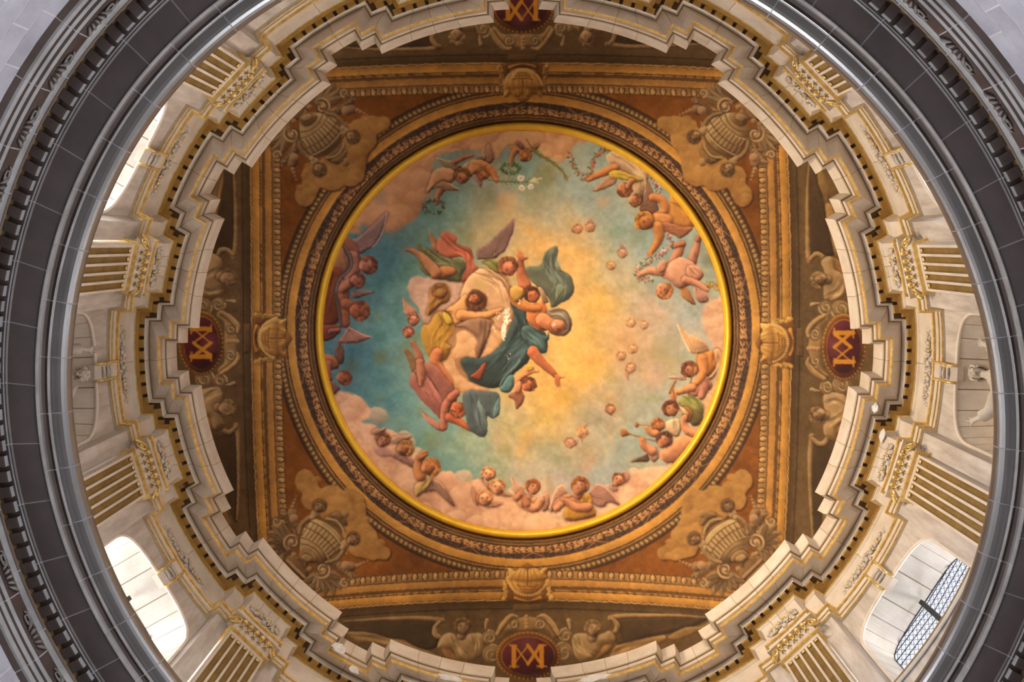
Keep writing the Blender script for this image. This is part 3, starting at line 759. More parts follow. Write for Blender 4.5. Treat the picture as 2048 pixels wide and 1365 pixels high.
def cloud(P, col, seed=1, vol=26, soft=2.5, puff=14, alpha=1.0, dark=None, n=14):
    col = np.array(col, np.float32); dk = col * np.array([0.80, 0.68, 0.60]); lt = np.minimum(col * 1.10 + 12, 250)
    blob(P, col, vol=vol, soft=soft, k=0.35, tex=0.22, alpha=alpha, dark=dk)
    r = random.Random(seed); Q = curve(P, True, 5); c = Q.mean(0); items = []
    for i in range(int(n * 1.6)):
        p = Q[r.randrange(len(Q))]; f = r.random() ** 1.3; x, y = p + (c - p) * (0.04 + 0.9 * f); items.append((f, x, y, puff * r.uniform(0.8, 1.7) * (0.8 + 0.9 * f)))
    items.sort(reverse=True)
    for f, x, y, s in items:                                        # billows: crisp lit crown, soft shaded foot
        w = win(x - s - 4, y - s - 4, x + s + 4, y + s + 4)
        if w is None: continue
        dx, dy = (XX[w] - x) / s, (YY[w] - y) / s * 1.1; d = np.hypot(dx, dy) + 0.20 * BR2[w] + 0.07 * BR[w]
        lam = np.clip(-(dx * 0.30 + dy * 0.75) + 0.35 * BR3[w], -1, 1)[..., None]
        cc = np.where(lam > 0, col + (lt - col) * lam, col + (dk - col) * -lam)
        top = np.clip((1 - d) / 0.16, 0, 1) * np.clip(0.5 - dy * 0.9, 0, 1) + np.clip((1 - d) / 0.9, 0, 1) * np.clip(0.5 + dy * 0.9, 0, 1)
        own = (PI_[w] == cur[0]) | (f < 0.12)
        lay(w, cc, np.clip(top, 0, 1) * 0.72 * own, own=f < 0.12)
# ================================================================== the central fresco
FCX, FCY, FR = 1047.0, 661.5, 404.0
RAD = np.hypot(XX - FCX, YY - FCY)
cur[0] = 0
sky_pts = [(760,520,70,126,138),(700,720,64,120,138),(760,640,85,138,142),(800,860,105,152,146),(760,800,75,132,142),(850,500,98,142,134),(840,430,108,155,142),(900,400,130,163,145),
 (960,420,152,162,136),(1000,380,165,165,140),(930,520,140,150,120),(960,480,172,152,112),(1020,450,186,160,112),(1100,420,172,164,136),(1150,380,152,165,152),(1200,400,150,160,142),(1260,460,150,164,152),
 (1300,500,150,164,152),(1250,560,186,166,128),(1080,470,206,160,98),(1150,520,216,166,92),(1200,600,222,168,84),(1150,680,222,170,88),(1180,740,222,168,80),(1120,800,220,164,76),(1100,850,210,164,92),
 (1250,680,206,160,102),(1300,620,190,158,128),(1350,680,176,164,142),(1380,620,165,164,148),(1300,720,186,156,118),(1350,760,160,164,142),(1280,780,172,156,126),(1300,830,156,154,132),(1220,800,182,156,116),
 (1200,850,166,150,122),(1250,900,146,154,138),(1150,900,176,154,118),(1100,900,150,150,118),(1050,900,172,150,106),(1000,880,192,164,116),(950,900,136,154,128),(900,890,116,154,138),(870,930,105,152,142),
 (920,960,120,164,148),(1000,940,166,164,138),(1060,940,176,164,142),(1120,960,166,154,138),(1200,950,160,160,148),(1280,870,142,164,152),(1330,560,142,160,142),(1400,560,152,160,138),(1330,450,142,165,152),
 (1130,340,162,170,148),(1050,340,128,170,158),(860,600,95,140,135),(900,860,110,150,140),(1000,620,170,140,95),(1050,700,200,155,85),(1100,600,216,165,92),(680,600,72,124,136),(1400,850,190,160,118),(1080,1000,200,160,130)]
acc = np.zeros((PH, PW, 3), np.float32); wt = np.zeros((PH, PW), np.float32)
WX, WY = XX + 16 * BR3 + 5 * BR2, YY + 16 * np.roll(BR3, 300, 1) + 5 * np.roll(BR2, 200, 0)
for x, y, r_, g_, b_ in sky_pts:
    if b_ > r_ + 12: r_, g_, b_ = r_ * .76 + 24, g_ * .76 + 31, b_ * .76 + 29
    k = 1.0 / (((WX - x) ** 2 + (WY - y) ** 2) / 900 + 0.6) ** 1.7
    acc += k[..., None] * np.array([r_, g_, b_], np.float32); wt += k
sky = acc / wt[..., None]
MOT = vnoise(42, 21, 5); MOT2 = vnoise(20, 22, 4)
warm = np.clip(MOT * 1.6, 0, 1)[..., None]; green = np.clip(-MOT * 1.5 - 0.25, 0, 1)[..., None]
sky = sky + warm * np.array([16, 2, -14]) + green * np.array([-22, -12, -24]) + (MOT2 * 7 + BR * 6)[..., None]
inside = RAD < 420
PC[inside] = sky[inside]
A = cv(620, 240, 4.265); B_ = cv(1040, 240, 3.593); C = cv(780, 420, 4.55); D = cv(780, 620, 4.55); E_ = cv(620, 420, 3.411)
F_ = cv(700, 800, 4.874); G = cv(1020, 800, 4.452); R_ = cv(1220, 620, 4.265); K = cv(840, 260, 6.606)
PEACH, PINK, GOLDC = (224, 164, 116), (226, 160, 124), (214, 152, 92)
# soft smudges in the sky
for x, y, r_, c, a in ((1010, 405, 20, (215, 160, 105), .7), (985, 440, 40, (186, 160, 110), .5), (970, 395, 24, (130, 125, 85), .4), (1075, 385, 30, (140, 140, 100), .35), (1090, 350, 22, (150, 135, 70), .45), (930, 475, 20, (125, 130, 85), .4),
                       (760, 712, 14, (92, 104, 66), .6), (705, 730, 16, (90, 108, 80), .5), (865, 880, 18, (130, 130, 80), .45), (1418, 522, 14, (120, 112, 70), .5), (1270, 470, 22, (120, 125, 85), .4), (1280, 700, 60, (200, 150, 112), .35),
                       (1330, 700, 26, (150, 140, 90), .4), (1345, 730, 18, (180, 145, 90), .5), (1206, 405, 12, (205, 150, 110), .5), (830, 690, 22, (100, 122, 86), .5), (1165, 455, 26, (214, 158, 100), .4), (1310, 760, 20, (200, 140, 115), .35), (1052, 875, 16, (220, 160, 70), .5), (1040, 900, 12, (220, 165, 90), .5)):
    dot(x, y, r_, c, a, r_ * 0.6)
# --- cloud banks round the rim
fig('painted_cloud', 'pale peach cloud bank at the top left of the fresco')
cloud(A((1040,300),(1050,430),(1000,560),(990,640),(960,720),(930,800),(860,870),(780,900),(700,940),(620,950),(520,930),(480,980),(330,960),(230,900),(280,700),(500,450),(800,270),(1000,200)), (214,150,98), 3, 26, 3, 17, n=30)
dot(*A((600, 660))[0], 14, (150, 130, 98), .5, 9); dot(*A((780, 700))[0], 16, (190, 130, 66), .5, 10); dot(*A((460, 930))[0], 9, (98, 140, 132), .8, 4)
fig('painted_cloud', 'long rosy cloud along the upper rim')
cloud([(845,330),(880,310),(930,300),(970,305),(990,320),(1015,290),(1060,300),(1075,300),(1110,320),(1130,318),(1150,290),(1180,280),(1160,255),(1100,245),(1040,243),(960,252),(890,275)], (226,164,108), 5, 18, 3, 13, n=22)
fig('painted_cloud', 'small peach cloud at the right rim above the flute player')
cloud([(1405,620),(1425,600),(1460,600),(1470,650),(1465,720),(1445,735),(1430,700),(1408,660)], (214,158,112), 6, 14, 5, 9, n=8)
fig('painted_cloud', 'rosy cloud bank along the lower left rim')
cloud([(668,790),(690,784),(720,795),(738,815),(739,835),(725,845),(748,850),(760,860),(785,862),(810,885),(830,920),(848,960),(880,945),(905,945),(917,962),(930,965),(960,960),(985,985),(1010,1010),(1030,1040),(1040,1075),(980,1072),(900,1050),(820,1010),(750,950),(690,860)], (228,168,126), 8, 28, 3, 17, n=46)
fig('painted_cloud', 'pale pink cloud bank at the bottom of the fresco')
cloud([(960,985),(985,975),(1015,990),(1030,1000),(1060,1015),(1090,1020),(1105,1035),(1120,1040),(1150,1040),(1200,1020),(1230,985),(1250,965),(1270,945),(1300,935),(1340,930),(1370,905),(1400,900),(1330,990),(1240,1045),(1150,1070),(1047,1076),(980,1070)], (232,174,128), 9, 24, 3, 15, n=40)
fig('painted_cloud', 'golden cloud behind the musicians on the right rim')
cloud([(1400,830),(1412,790),(1425,770),(1445,740),(1456,720),(1450,790),(1425,860),(1395,900),(1385,890),(1395,860)], (216,164,104), 12, 12, 4, 9, n=12)
# --- distant cherub heads
def cherub(x, y, r, label, w=None, ang=0, skin=(214, 132, 92), soft=0.68, hair=(170, 100, 60)):
    before = PC.copy()
    fig('painted_cherub_head', label)
    if w:
        for P in w: wing(P, (198, 132, 98), n=4, vol=3)
    head(x, y, r, ang, np.minimum(np.array(skin) * 1.06, 245), np.array(hair) * 1.12, 0.15, True, hairy=0.8, fringe=False)
    if soft < 1:                                                    # far heads melt into the sky
        w_ = win(x - r * 4, y - r * 4, x + r * 4, y + r * 4); m_ = (PI_[w_] == cur[0])[..., None]
        PC[w_] = np.where(m_, PC[w_] * soft + before[w_] * (1 - soft), PC[w_])
cherub(*R_((180,110))[0], 9.4, 'pale cherub head, upper of the two beside the golden glow', ang=-20, skin=(216,158,98), hair=(176,120,68))
cherub(*R_((290,130))[0], 9.0, 'pale cherub head, right of the two beside the golden glow', ang=10, skin=(220,158,102), hair=(182,126,78))
cherub(*R_((190,335))[0], 10, 'pale cherub head, top of the three at the right of the golden glow', ang=15, skin=(220,158,98), hair=(178,116,68))
cherub(*R_((98,395))[0], 9.6, 'rosy cherub head, left of the three at the right of the golden glow', ang=-30, skin=(206,136,92), hair=(160,104,62))
cherub(*R_((178,495))[0], 10, 'cherub head with a drooping wing below the golden glow', [R_((130,500),(120,545),(155,610),(165,560),(175,530))], skin=(222,156,98))
cherub(*B_((415,785))[0], 9.5, 'red cherub head, left of the winged pair above the glow', [B_((375,780),(370,800),(395,815),(410,805))], skin=(216,130,92))
cherub(*B_((505,770))[0], 10.5, 'red cherub head with a raised wing above the glow', [B_((470,750),(512,710),(510,740),(490,770))], ang=-30, skin=(216,136,90))
cherub(*B_((735,955))[0], 10.5, 'cherub head under a pointed red wing, right of the glow', [B_((710,935),(725,905),(732,878),(745,910),(755,935))], skin=(216,136,90))
cherub(*B_((655,1045))[0], 10, 'pink cherub head fading into the golden glow', skin=(216,146,88), hair=(196,136,70))
cherub(*G((890,85))[0], 10, 'cherub head with a wing below, lower right sky', [G((865,115),(900,140),(950,158),(900,130))], skin=(214,150,100))
cherub(*G((640,290))[0], 11.5, 'round cherub head with upright wing, right of a pair in the lower sky', [G((600,270),(640,235),(690,205),(675,250),(650,270)), G((620,320),(640,385),(650,350))], ang=60, skin=(218,146,76), hair=(190,110,60))
cherub(*G((535,385))[0], 11, 'cherub head with two small wings, left of a pair in the lower sky', [G((500,390),(470,355),(485,400)), G((580,370),(610,350),(600,400),(575,415))], skin=(206,130,90))
cherub(*C((212,1000))[0], 12, 'upper of two cherub heads at the left of the central group', [C((115,795),(170,860),(235,915),(240,960),(170,970),(130,930))], ang=8, skin=(200,126,98), hair=(150,88,62), soft=1)
cherub(*C((165,1115))[0], 11.5, 'lower of two cherub heads at the left of the central group', ang=30, skin=(196,112,82), hair=(140,74,52), soft=1)
dot(*G((735,540))[0], 6, (208,130,100), .4, 3); dot(*G((680,610))[0], 10, (204,128,104), .4, 6)
# --- lower rim angels
fig('painted_angel', 'small angel pair resting on the lower left clouds')
blob(F_((230,480),(330,460),(430,520),(600,560),(620,660),(520,620),(400,560),(300,560)), (176,122,106), 6, 2.5, alpha=.7)
wing(F_((400,420),(410,370),(500,345),(598,350),(550,400),(470,425)), (196,146,112), n=6); wing(F_((440,540),(520,560),(600,650),(560,630),(470,580)), (170,120,100), n=5)
wing(F_((215,330),(240,290),(300,285),(345,265),(340,300),(280,340)), (204,146,116), n=4)
head(*F_((318,392))[0], 13.5, 18, (206,134,92), (140,84,50), 0.3, look=.1)
head(*F_((535,475))[0], 15.5, 62, (214,142,90), (170,106,46), -0.5, look=.12)
fig('painted_angel', 'golden haired praying angel with brown wing on the lower left clouds')
wing(F_((780,800),(810,780),(860,800),(920,860),(980,950),(1022,1038),(960,1000),(880,930),(820,890),(700,900)), (168,118,90), n=12, edge=(1,2,3))
blob(F_((680,800),(770,740),(800,800),(740,880),(690,930),(640,940),(630,850)), (212,164,92), 7); folds(F_((770,760),(720,850),(660,940)), (200,150,80), 9, 1, 3)
limb(F_((690,745),(672,680),(668,610),(705,560)), [11,11,8,5.5], (206,128,74)); limb(F_((680,570),(715,525),(748,505)), [6,5.5,3], (206,124,70)); limb(F_((700,560),(735,540),(750,525)), [4,3.5,2.5], (190,110,62))
head(*F_((785,655))[0], 18, 62, (208,132,74), (196,120,52), -0.55, look=.1)
for nm, p, r, a, W in (('cherub head with pricked wings, topmost of three on the pink cloud', (1345,722), 13, 10, [F_((1300,770),(1230,740),(1270,770),(1310,800)), F_((1390,740),(1415,680),(1420,740),(1395,770))]),
                       ('cherub head, middle of three on the pink cloud', (1438,850), 15, 8, [F_((1450,900),(1520,910),(1580,945),(1500,940),(1440,930)), F_((1370,830),(1300,770),(1330,850),(1380,880))]),
                       ('cherub head with upright wing, lowest of three on the pink cloud', (1310,962), 15, -6, [F_((1250,980),(1195,860),(1200,960),(1240,1030)), F_((1350,1010),(1480,1015),(1400,1050),(1330,1050))])):
    cherub(*F_(p)[0], r, nm, W, a, (226,154,108), hair=(200,126,72), soft=1)
fig('painted_angel', 'praying angel with folded hands, bottom centre of the fresco')
wing(G((10,675),(60,725),(110,790),(110,850),(70,850),(25,790)), (222,158,120), n=6); wing(G((285,880),(320,830),(350,850),(345,960),(290,990)), (206,140,104), n=6)
blob(G((70,890),(120,870),(200,870),(280,880),(292,930),(255,990),(160,980),(90,950)), (224,146,98), 9)
limb(G((150,880),(165,950),(230,960),(275,900)), [8,9,9,8], (224,146,98)); limb(G((150,930),(130,880),(105,820)), [7,6,4], (216,132,88)); limb(G((60,880),(85,850),(110,800)), [6,6,4], (210,128,84))
for i in range(4): line(G((92 + i * 10, 840), (98 + i * 9, 795)), 1.6, (200 - i * 12, 118, 78), .9, sm=False)
head(*G((205,780))[0], 14.5, 14, (222,142,94), (166,90,46), 0.6, look=.15)
fig('painted_angel', 'angel in a yellow tunic with crossed arms and spread wings, bottom of the fresco')
wing(G((520,850),(480,775),(440,765),(385,850),(352,960),(372,1000),(430,930),(500,900)), (194,134,102), n=9, edge=(1,2,3,4)); wing(G((690,860),(760,755),(830,770),(900,830),(955,900),(972,935),(880,920),(830,960),(740,930)), (170,114,90), n=11, edge=(1,2,3,4))
blob(G((485,1060),(490,960),(540,890),(640,840),(712,850),(730,930),(765,1030),(640,1070),(560,1085)), (202,136,36), 9); folds(G((690,860),(660,950),(560,1060)), (196,130,30), 16, 1.1, 6)
blob(G((510,870),(560,840),(640,845),(590,900),(540,920)), (226,150,104), 6)
limb(G((520,870),(440,920),(415,960)), [8,9,9], (222,142,98)); limb(G((420,965),(480,915),(560,895),(600,905)), [8,7,5,3], (224,142,96)); limb(G((690,960),(600,960),(520,915),(470,890)), [10,9,7,4], (216,134,88))
for i in range(4): line(G((575 + i * 9, 880 + i * 8), (608, 905 + i * 6)), 1.2, (196,118,78), .9, sm=False)
limb(G((610,850),(615,810)), [9,9], (212,132,88)); head(*G((625,770))[0], 17.5, 4, (224,148,100), (176,96,46), -0.45, look=.15)
cherub(*G((965,712))[0], 13, 'dark haired cherub head in the lower right cloud', [G((1000,650),(1040,630),(1065,690),(1030,740)), G((920,760),(890,780),(930,820),(960,800))], 30, (206,130,84), hair=(140,78,46), soft=1)
# --- musicians on the right
fig('painted_angel', 'angel in orange playing a flute on the right rim')
wing(R_((740,380),(680,355),(630,265),(575,130),(640,190),(720,230),(800,265),(840,320),(850,380)), (214,154,98), n=10, edge=(1,2,3)); wing(R_((640,580),(560,560),(490,580),(560,595),(640,600)), (206,150,120), n=4)
blob(R_((735,400),(800,365),(900,345),(935,420),(895,520),(820,580),(750,540)), (208,124,44), 10); folds(R_((890,370),(900,440),(850,540)), (200,110,36), 10, 1.1, 6)
blob(R_((885,350),(935,340),(945,430),(905,550),(860,600),(800,640),(740,620),(830,580),(905,480)), (220,156,98), 6); folds(R_((930,350),(920,480),(800,620)), (220,150,90), 10, 1, 4)
limb(R_((820,640),(760,690),(700,715)), [12,10,8], (214,132,86)); limb(R_((800,600),(800,680),(780,740)), [10,9,7], (206,128,92))
head(*R_((680,512))[0], 16, -48, (216,130,74), (118,62,34), 0.5, look=.1)
limb(R_((785,420),(795,530),(745,620),(680,650)), [10,9,7,4.5], (220,134,64)); line(R_((715,455),(690,610),(650,790)), 1.6, (138,82,38), .95); line(R_((735,470),(712,620)), .6, (236,190,110), .6)
for i in range(3): line(R_((668, 640 + i * 16), (700, 640 + i * 14)), 1.3, (214,130,76), .9, sm=False)
limb(R_((700,665),(620,690),(545,715)), [9,7.5,5], (222,138,78)); dot(*R_((540,735))[0], 7, (216,130,76), .95, own=True, k=.5)
for i in range(4): line(R_((520 + i * 9, 735), (520 + i * 10, 770)), 1.3, (206,120,66), .9, sm=False)
line(R_((512,705),(560,612)), 2.2, (150,84,36), .95, sm=False); dot(*R_((512,710))[0], 2.6, (120,66,30))
fig('painted_angel', 'angel in green playing a lute on the right rim')
blob(R_((590,770),(660,725),(760,765),(800,840),(770,970),(700,985),(650,900),(600,830)), (140,132,60), 10, dark=(70,50,24)); folds(R_((640,740),(730,810),(760,950)), (130,120,50), 14, 1.2, 8)
blob(R_((690,860),(770,850),(790,960),(700,990)), (96,74,36), 8, alpha=.7)
blob(R_((470,965),(580,930),(610,1010),(570,1090),(480,1040)), (220,176,124), 7); folds(R_((560,940),(560,1000),(520,1060)), (214,166,114), 8, 1, 4)
blob(R_((600,850),(660,830),(700,880),(690,950),(650,960)), (172,98,36), 6); blob(R_((545,755),(560,765),(600,820),(650,860),(668,900),(655,950),(615,915),(580,850)), (230,194,128), 5)
dot(*R_((625,895))[0], 2.6, (96,54,26)); line(R_((550,765),(640,930)), .5, (120,70,34), .8); line(R_((540,690),(560,775)), 2, (150,84,36), .9)
head(*R_((518,845))[0], 16, -22, (214,134,80), (112,56,34), 0.45, look=.12)
limb(R_((640,920),(625,960),(660,1030),(740,1060)), [4.5,6.5,8.5,9], (218,138,84)); dot(*R_((635,915))[0], 5, (222,140,84), .95, own=True, k=.5)
fig('painted_angel', 'small putto blowing a short trumpet on the right')
head(*R_((412,985))[0], 13, -60, (210,124,66), (176,96,40), 0.3); limb(R_((315,1010),(350,1050),(400,1060)), [5,7,8], (220,136,80)); line(R_((225,980),(330,990),(410,1000)), 1.2, (178,112,44), .95)
blob(R_((213,962),(228,955),(246,970),(246,990),(230,1003),(212,998)), (176,108,40), 3)
fig('painted_angel', 'dark haired putto blowing a long trumpet at the lower right rim')
wing(R_((330,1225),(250,1260),(170,1297),(260,1300),(330,1295)), (104,74,52), n=7, edge=(0,1,2))
blob(R_((420,1220),(500,1150),(600,1075),(710,1095),(700,1170),(630,1260),(560,1310),(450,1290)), (222,140,84), 14); blob(R_((450,1230),(560,1240),(600,1290),(480,1310)), (150,90,60), 7, alpha=.55)
blob(R_((340,1200),(400,1165),(415,1260),(370,1305),(330,1255)), (178,130,108), 6); folds(R_((390,1180),(360,1240),(350,1290)), (170,120,100), 8, 1, 3)
limb(R_((275,1105),(295,1160),(360,1205)), [6.5,8.5,9], (220,136,84)); head(*R_((460,1112))[0], 15.5, 15, (216,134,84), (96,56,36), -0.4, look=.1)
line(R_((120,1050),(260,1088),(410,1132)), [2.2,1.4,1.1], (150,92,40), .95); blob(R_((88,1022),(128,1015),(165,1058),(150,1075),(98,1082)), (164,98,42), 4); dot(*R_((272,1105))[0], 5, (214,128,76), .95, own=True, k=.4)
cherub(*R_((10,850))[0], 8.5, 'faint cherub head with a pale wing in the lower right sky', None, 0, (216,140,92))
# --- flower putti on the upper right
ROSE = [(206,110,92),(222,150,120),(196,84,76),(228,176,130),(214,136,70)]
fig('painted_garland', 'rose garland looping along the upper right rim')
flowers(B_((360,245),(378,320),(430,395),(490,410),(520,335),(560,255),(640,205),(740,225),(830,270),(905,310),(935,370),(970,440),(1005,530)), 4.6, ROSE, 150, 4)
fig('painted_angel', 'pair of putti in pale drapery pulling the rose garland, upper right')
blob(B_((620,250),(700,225),(800,285),(900,350),(925,420),(895,520),(870,620),(820,540),(800,430),(720,360),(640,310)), (218,168,118), 12); folds(B_((680,250),(820,330),(880,450),(860,580)), (210,156,106), 18, 1.3, 8)
wing(B_((690,410),(690,450),(650,480),(525,517),(570,460),(625,410)), (190,132,88), n=7)
limb(B_((680,345),(580,385),(490,432)), [9.5,8,4.5], (216,128,62)); blob(B_((640,380),(700,360),(790,390),(885,430),(830,445),(740,430),(660,415)), (220,172,46), 5); folds(B_((660,390),(780,415),(870,435)), (210,160,40), 8, 1, 2)
head(*B_((748,500))[0], 14.5, 150, (216,134,76), (140,72,36), 0.4); head(*B_((826,580))[0], 12, 120, (214,134,80), (150,84,44), 0.2); limb(B_((800,440),(775,480)), [7,5], (214,132,78))
fig('painted_angel', 'curly blond putto in ochre drapery reaching down for roses, right rim')
wing(B_((860,650),(895,560),(918,430),(952,500),(985,600),(990,690)), (146,98,70), n=8)
blob(B_((1065,650),(1090,520),(1140,560),(1200,580),(1255,650),(1280,720),(1220,790),(1130,780),(1080,720)), (204,130,52), 14, dark=(120,66,24)); folds(B_((1110,600),(1200,650),(1190,760)), (190,116,44), 16, 1.4, 10)
limb(B_((955,555),(1020,580),(1040,650),(980,700)), [8,9.5,9,9], (214,130,62)); blob(B_((940,690),(1000,670),(1080,690),(1090,760),(1000,800),(950,760)), (214,134,66), 8)
wing(B_((950,770),(1050,735),(1150,765),(1245,775),(1160,850),(1110,830),(1000,795)), (176,104,62), n=9)
limb(B_((985,770),(1000,840),(970,910),(932,965)), [11,10,7.5,4.5], (222,138,64)); head(*B_((895,728))[0], 18.5, -35, (214,130,62), (206,128,42), 0.55, look=-.05)
for i in range(4): line(B_((915 + i * 9, 955), (912 + i * 10, 980)), 1.3, (206,122,58), .9, sm=False)
fig('painted_garland', 'rose garland hanging beside the tumbling putto')
flowers(B_((1065,830),(1095,890),(1040,945),(970,995),(890,1035),(842,1085),(865,1145),(960,1150)), 4.4, [(222,160,140),(232,196,160),(212,120,110),(226,176,150),(190,100,90)], 110, 6, (86,100,70))
fig('painted_garland', 'yellow rose garland crossing the right rim')
flowers(B_((1310,1200),(1380,1190),(1440,1205),(1490,1165)), 4.5, [(232,176,60),(222,150,50),(238,196,110)], 60, 7, (110,100,40))
fig('painted_angel', 'tumbling putto with raised legs among roses, right rim')
wing(B_((1150,1195),(1200,1205),(1235,1260),(1258,1332),(1190,1295),(1150,1250)), (206,134,70), n=7); wing(B_((1255,1205),(1340,1250),(1352,1305),(1290,1312),(1250,1255)), (212,142,110), n=6)
limb(B_((1285,845),(1260,940),(1225,1040)), [6,8.5,11], (222,142,98)); limb(B_((1280,860),(1290,835)), [5,4], (206,124,82)); limb(B_((1165,890),(1130,970),(1095,1050)), [7.5,10.5,12], (222,138,90)); limb(B_((1170,890),(1120,905)), [6,5], (196,114,70))
blob(B_((1070,1030),(1120,1000),(1180,990),(1285,1060),(1315,1130),(1230,1185),(1150,1215),(1080,1165),(1010,1120),(1030,1060)), (230,156,112), 12); blob(B_((1210,1050),(1290,1060),(1320,1120),(1250,1170),(1200,1110)), (214,142,100), 6); folds(B_((1220,1060),(1270,1110),(1290,1150)), (206,136,96), 8, 1, 4)
limb(B_((1010,1095),(930,1085),(855,1115)), [9,8,4.5], (226,150,104)); limb(B_((1190,1150),(1280,1180),(1345,1225)), [8,7,4.5], (218,138,94)); blob(B_((985,1060),(1020,1010),(1060,1020),(1040,1090),(1000,1100)), (204,132,96), 6)
head(*B_((1035,1225))[0], 16.5, 150, (224,146,92), (196,112,56), 0.45)
# --- top putti
fig('painted_angel', 'pair of putti leaning from the upper left cloud')
wing(K((210,375),(300,398),(450,430),(545,480),(490,545),(400,540),(300,470)), (178,144,96), n=8, edge=(0,1,2)); limb(K((460,430),(580,365),(700,335)), [4.5,5,2.5], (214,128,84))
blob(K((170,560),(290,495),(430,520),(490,600),(430,690),(330,710),(250,740),(150,800),(85,825),(120,700)), (226,156,98), 10)
blob(K((540,500),(620,420),(680,430),(695,560),(650,600),(560,570)), (222,172,122), 7)
limb(K((300,760),(235,860),(215,965)), [8.5,6.5,5], (218,136,84)); wing(K((180,765),(290,680),(380,700),(450,750),(522,778),(480,800),(340,800),(260,765)), (186,134,86), n=8, edge=(2,3,4))
wing(K((850,400),(868,290),(905,182),(960,290),(975,385),(930,445)), (190,140,104), n=7); blob(K((740,380),(790,330),(850,370),(850,410),(780,410)), (180,130,96), 4)
blob(K((670,400),(800,395),(920,445),(990,540),(1000,630),(960,640),(900,570),(820,560),(740,580),(660,625),(640,520)), (222,146,84), 9); line(K((700,440),(800,460),(900,510)), 1.2, (176,104,56), .5)
blob(K((690,610),(760,590),(825,690),(797,765),(750,690)), (190,132,122), 4, alpha=.85)
head(*K((555,612))[0], 15, 4, (218,138,82), (160,98,46), 0.1, look=-.35); head(*K((838,585))[0], 12, 20, (214,128,66), (186,110,48), 0.3, look=-.35)
limb(K((920,500),(985,600),(1010,675)), [7.5,6.5,4.5], (220,134,76)); dot(*K((1015,668))[0], 5, (214,124,70), .95, own=True, k=.5)
fig('painted_putto', 'single putto holding a leafy wreath, top of the fresco')
wing(K((1280,230),(1268,165),(1320,160),(1375,225),(1372,295),(1320,275)), (150,96,76), n=5); wing(K((1470,240),(1520,205),(1585,188),(1540,260),(1490,280)), (180,116,82), n=5)
blob(K((1175,230),(1260,200),(1350,270),(1450,250),(1500,280),(1400,310),(1300,310),(1235,280)), (220,150,90), 5)
limb(K((1255,270),(1212,370),(1212,465)), [6.5,5.5,4], (222,142,90)); head(*K((1385,345))[0], 12.5, 40, (216,128,74), (186,112,52), -0.3, look=-.3)
def wreath(P0, rx, ry, cols, n, seed, leaf):
    x, y = K(P0)[0]
    flowers([(x + rx * math.cos(t), y + ry * math.sin(t)) for t in np.linspace(0, 2 * PI, 15)], 2.0, cols, n, seed, leaf, (0.8, 1.5))
fig('painted_wreath', 'flower wreath held low by the upper left putto'); wreath((190,1020), 19.5, 12.5, [(206,176,140),(190,110,90),(84,90,50)], 60, 3, (66,74,40))
fig('painted_wreath', 'green leaf wreath in the hand of the top putto'); wreath((1195,510), 17.5, 10, [(96,110,60),(120,130,74)], 46, 5, (70,92,44)); line(K((1165,480),(1180,520),(1240,550)), 1, (90,106,60))
fig('painted_lily', 'white lily spray held by the second putto')
line(K((890,660),(1050,678),(1250,692),(1430,680)), [.8,1.1,1,.7], (84,104,66), .95, own=True)
for i in range(14):
    x = 1060 + i * 27; line(K((x, 680), (x + 45, 680 + (-1) ** i * 48)), [1.0,.4], (92,112,74), .85, sm=False)
for (x, y, s) in ((1335,640,44),(1348,768,40),(1465,752,38)):
    for q in range(6): dot(*K((x + s * .55 * math.cos(q * 1.05), y + s * .55 * math.sin(q * 1.05)))[0], s * .62 / 6.6 * .9, (238,222,196), .95, own=True, k=.3)
    dot(*K((x, y))[0], 1.6, (190,130,60))
for (x, y) in ((1600,640),(1560,690),(1520,640)): line(K((1450,680), (x, y)), [.9,2.0], (232,204,150), .9, sm=False, own=True)
fig('painted_palm', 'long green palm frond at the top of the fresco')
P = K((1405,125),(1470,225),(1560,320),(1700,400),(1850,510),(1942,655)); line(P, [1.0,1.4,2.2,2.4,1.8,.6], (116,116,44), .95, own=True)
L = curve(P, False, 10)
for i in range(14, len(L) - 2):
    d = L[i + 1] - L[i - 1]; d = d / np.hypot(*d); nrm = np.array([d[1], -d[0]])
    for s in (1, -1): line([L[i], L[i] + d * 8 + nrm * s * (2.5 + 3 * math.sin(i))], [1.0,.4], (118 + 10 * (i % 3), 116, 48), .8, sm=False, own=True)
# --- angels on the left rim
fig('painted_angel', 'group of three angels leaning in from the left rim with dark scarf')
wing(E_((265,290),(275,215),(330,188),(420,110),(527,15),(502,120),(470,200),(430,252),(380,278),(345,300)), (164,124,112), n=10, edge=(4,5,6,7))
wing(E_((285,560),(350,548),(440,560),(370,585),(300,605)), (150,112,98), n=5); wing(E_((262,800),(330,838),(412,870),(330,905),(200,908),(225,850)), (172,114,94), n=7, edge=(0,1,2))
blob(E_((235,235),(190,290),(130,400),(105,520),(170,560),(260,460),(285,360)), (172,112,70), 12); blob(E_((110,440),(160,400),(235,440),(225,700),(160,790),(75,780),(78,600)), (132,60,28), 13, dark=(72,28,12)); folds(E_((150,430),(120,560),(100,740)), (128,58,26), 16, 1.4, 9)
limb(E_((245,205),(300,290),(315,380)), [9,10,12], (188,108,72)); limb(E_((285,320),(300,400),(270,470)), [13,14,12], (192,122,92))
limb(E_((215,520),(225,620),(235,770)), [13,13,11], (188,104,60)); limb(E_((240,640),(290,660)), [10,12], (182,100,58)); limb(E_((220,540),(270,500)), [9,11], (190,116,80))
line(E_((222,235),(268,315),(268,395),(205,470),(172,560),(198,660),(216,795)), [4,6,6,4.5,5,4.5,4], (92,70,60), .95, own=True); line(E_((230,240),(276,320),(272,400),(196,480),(176,560)), 1, (176,150,130), .7)
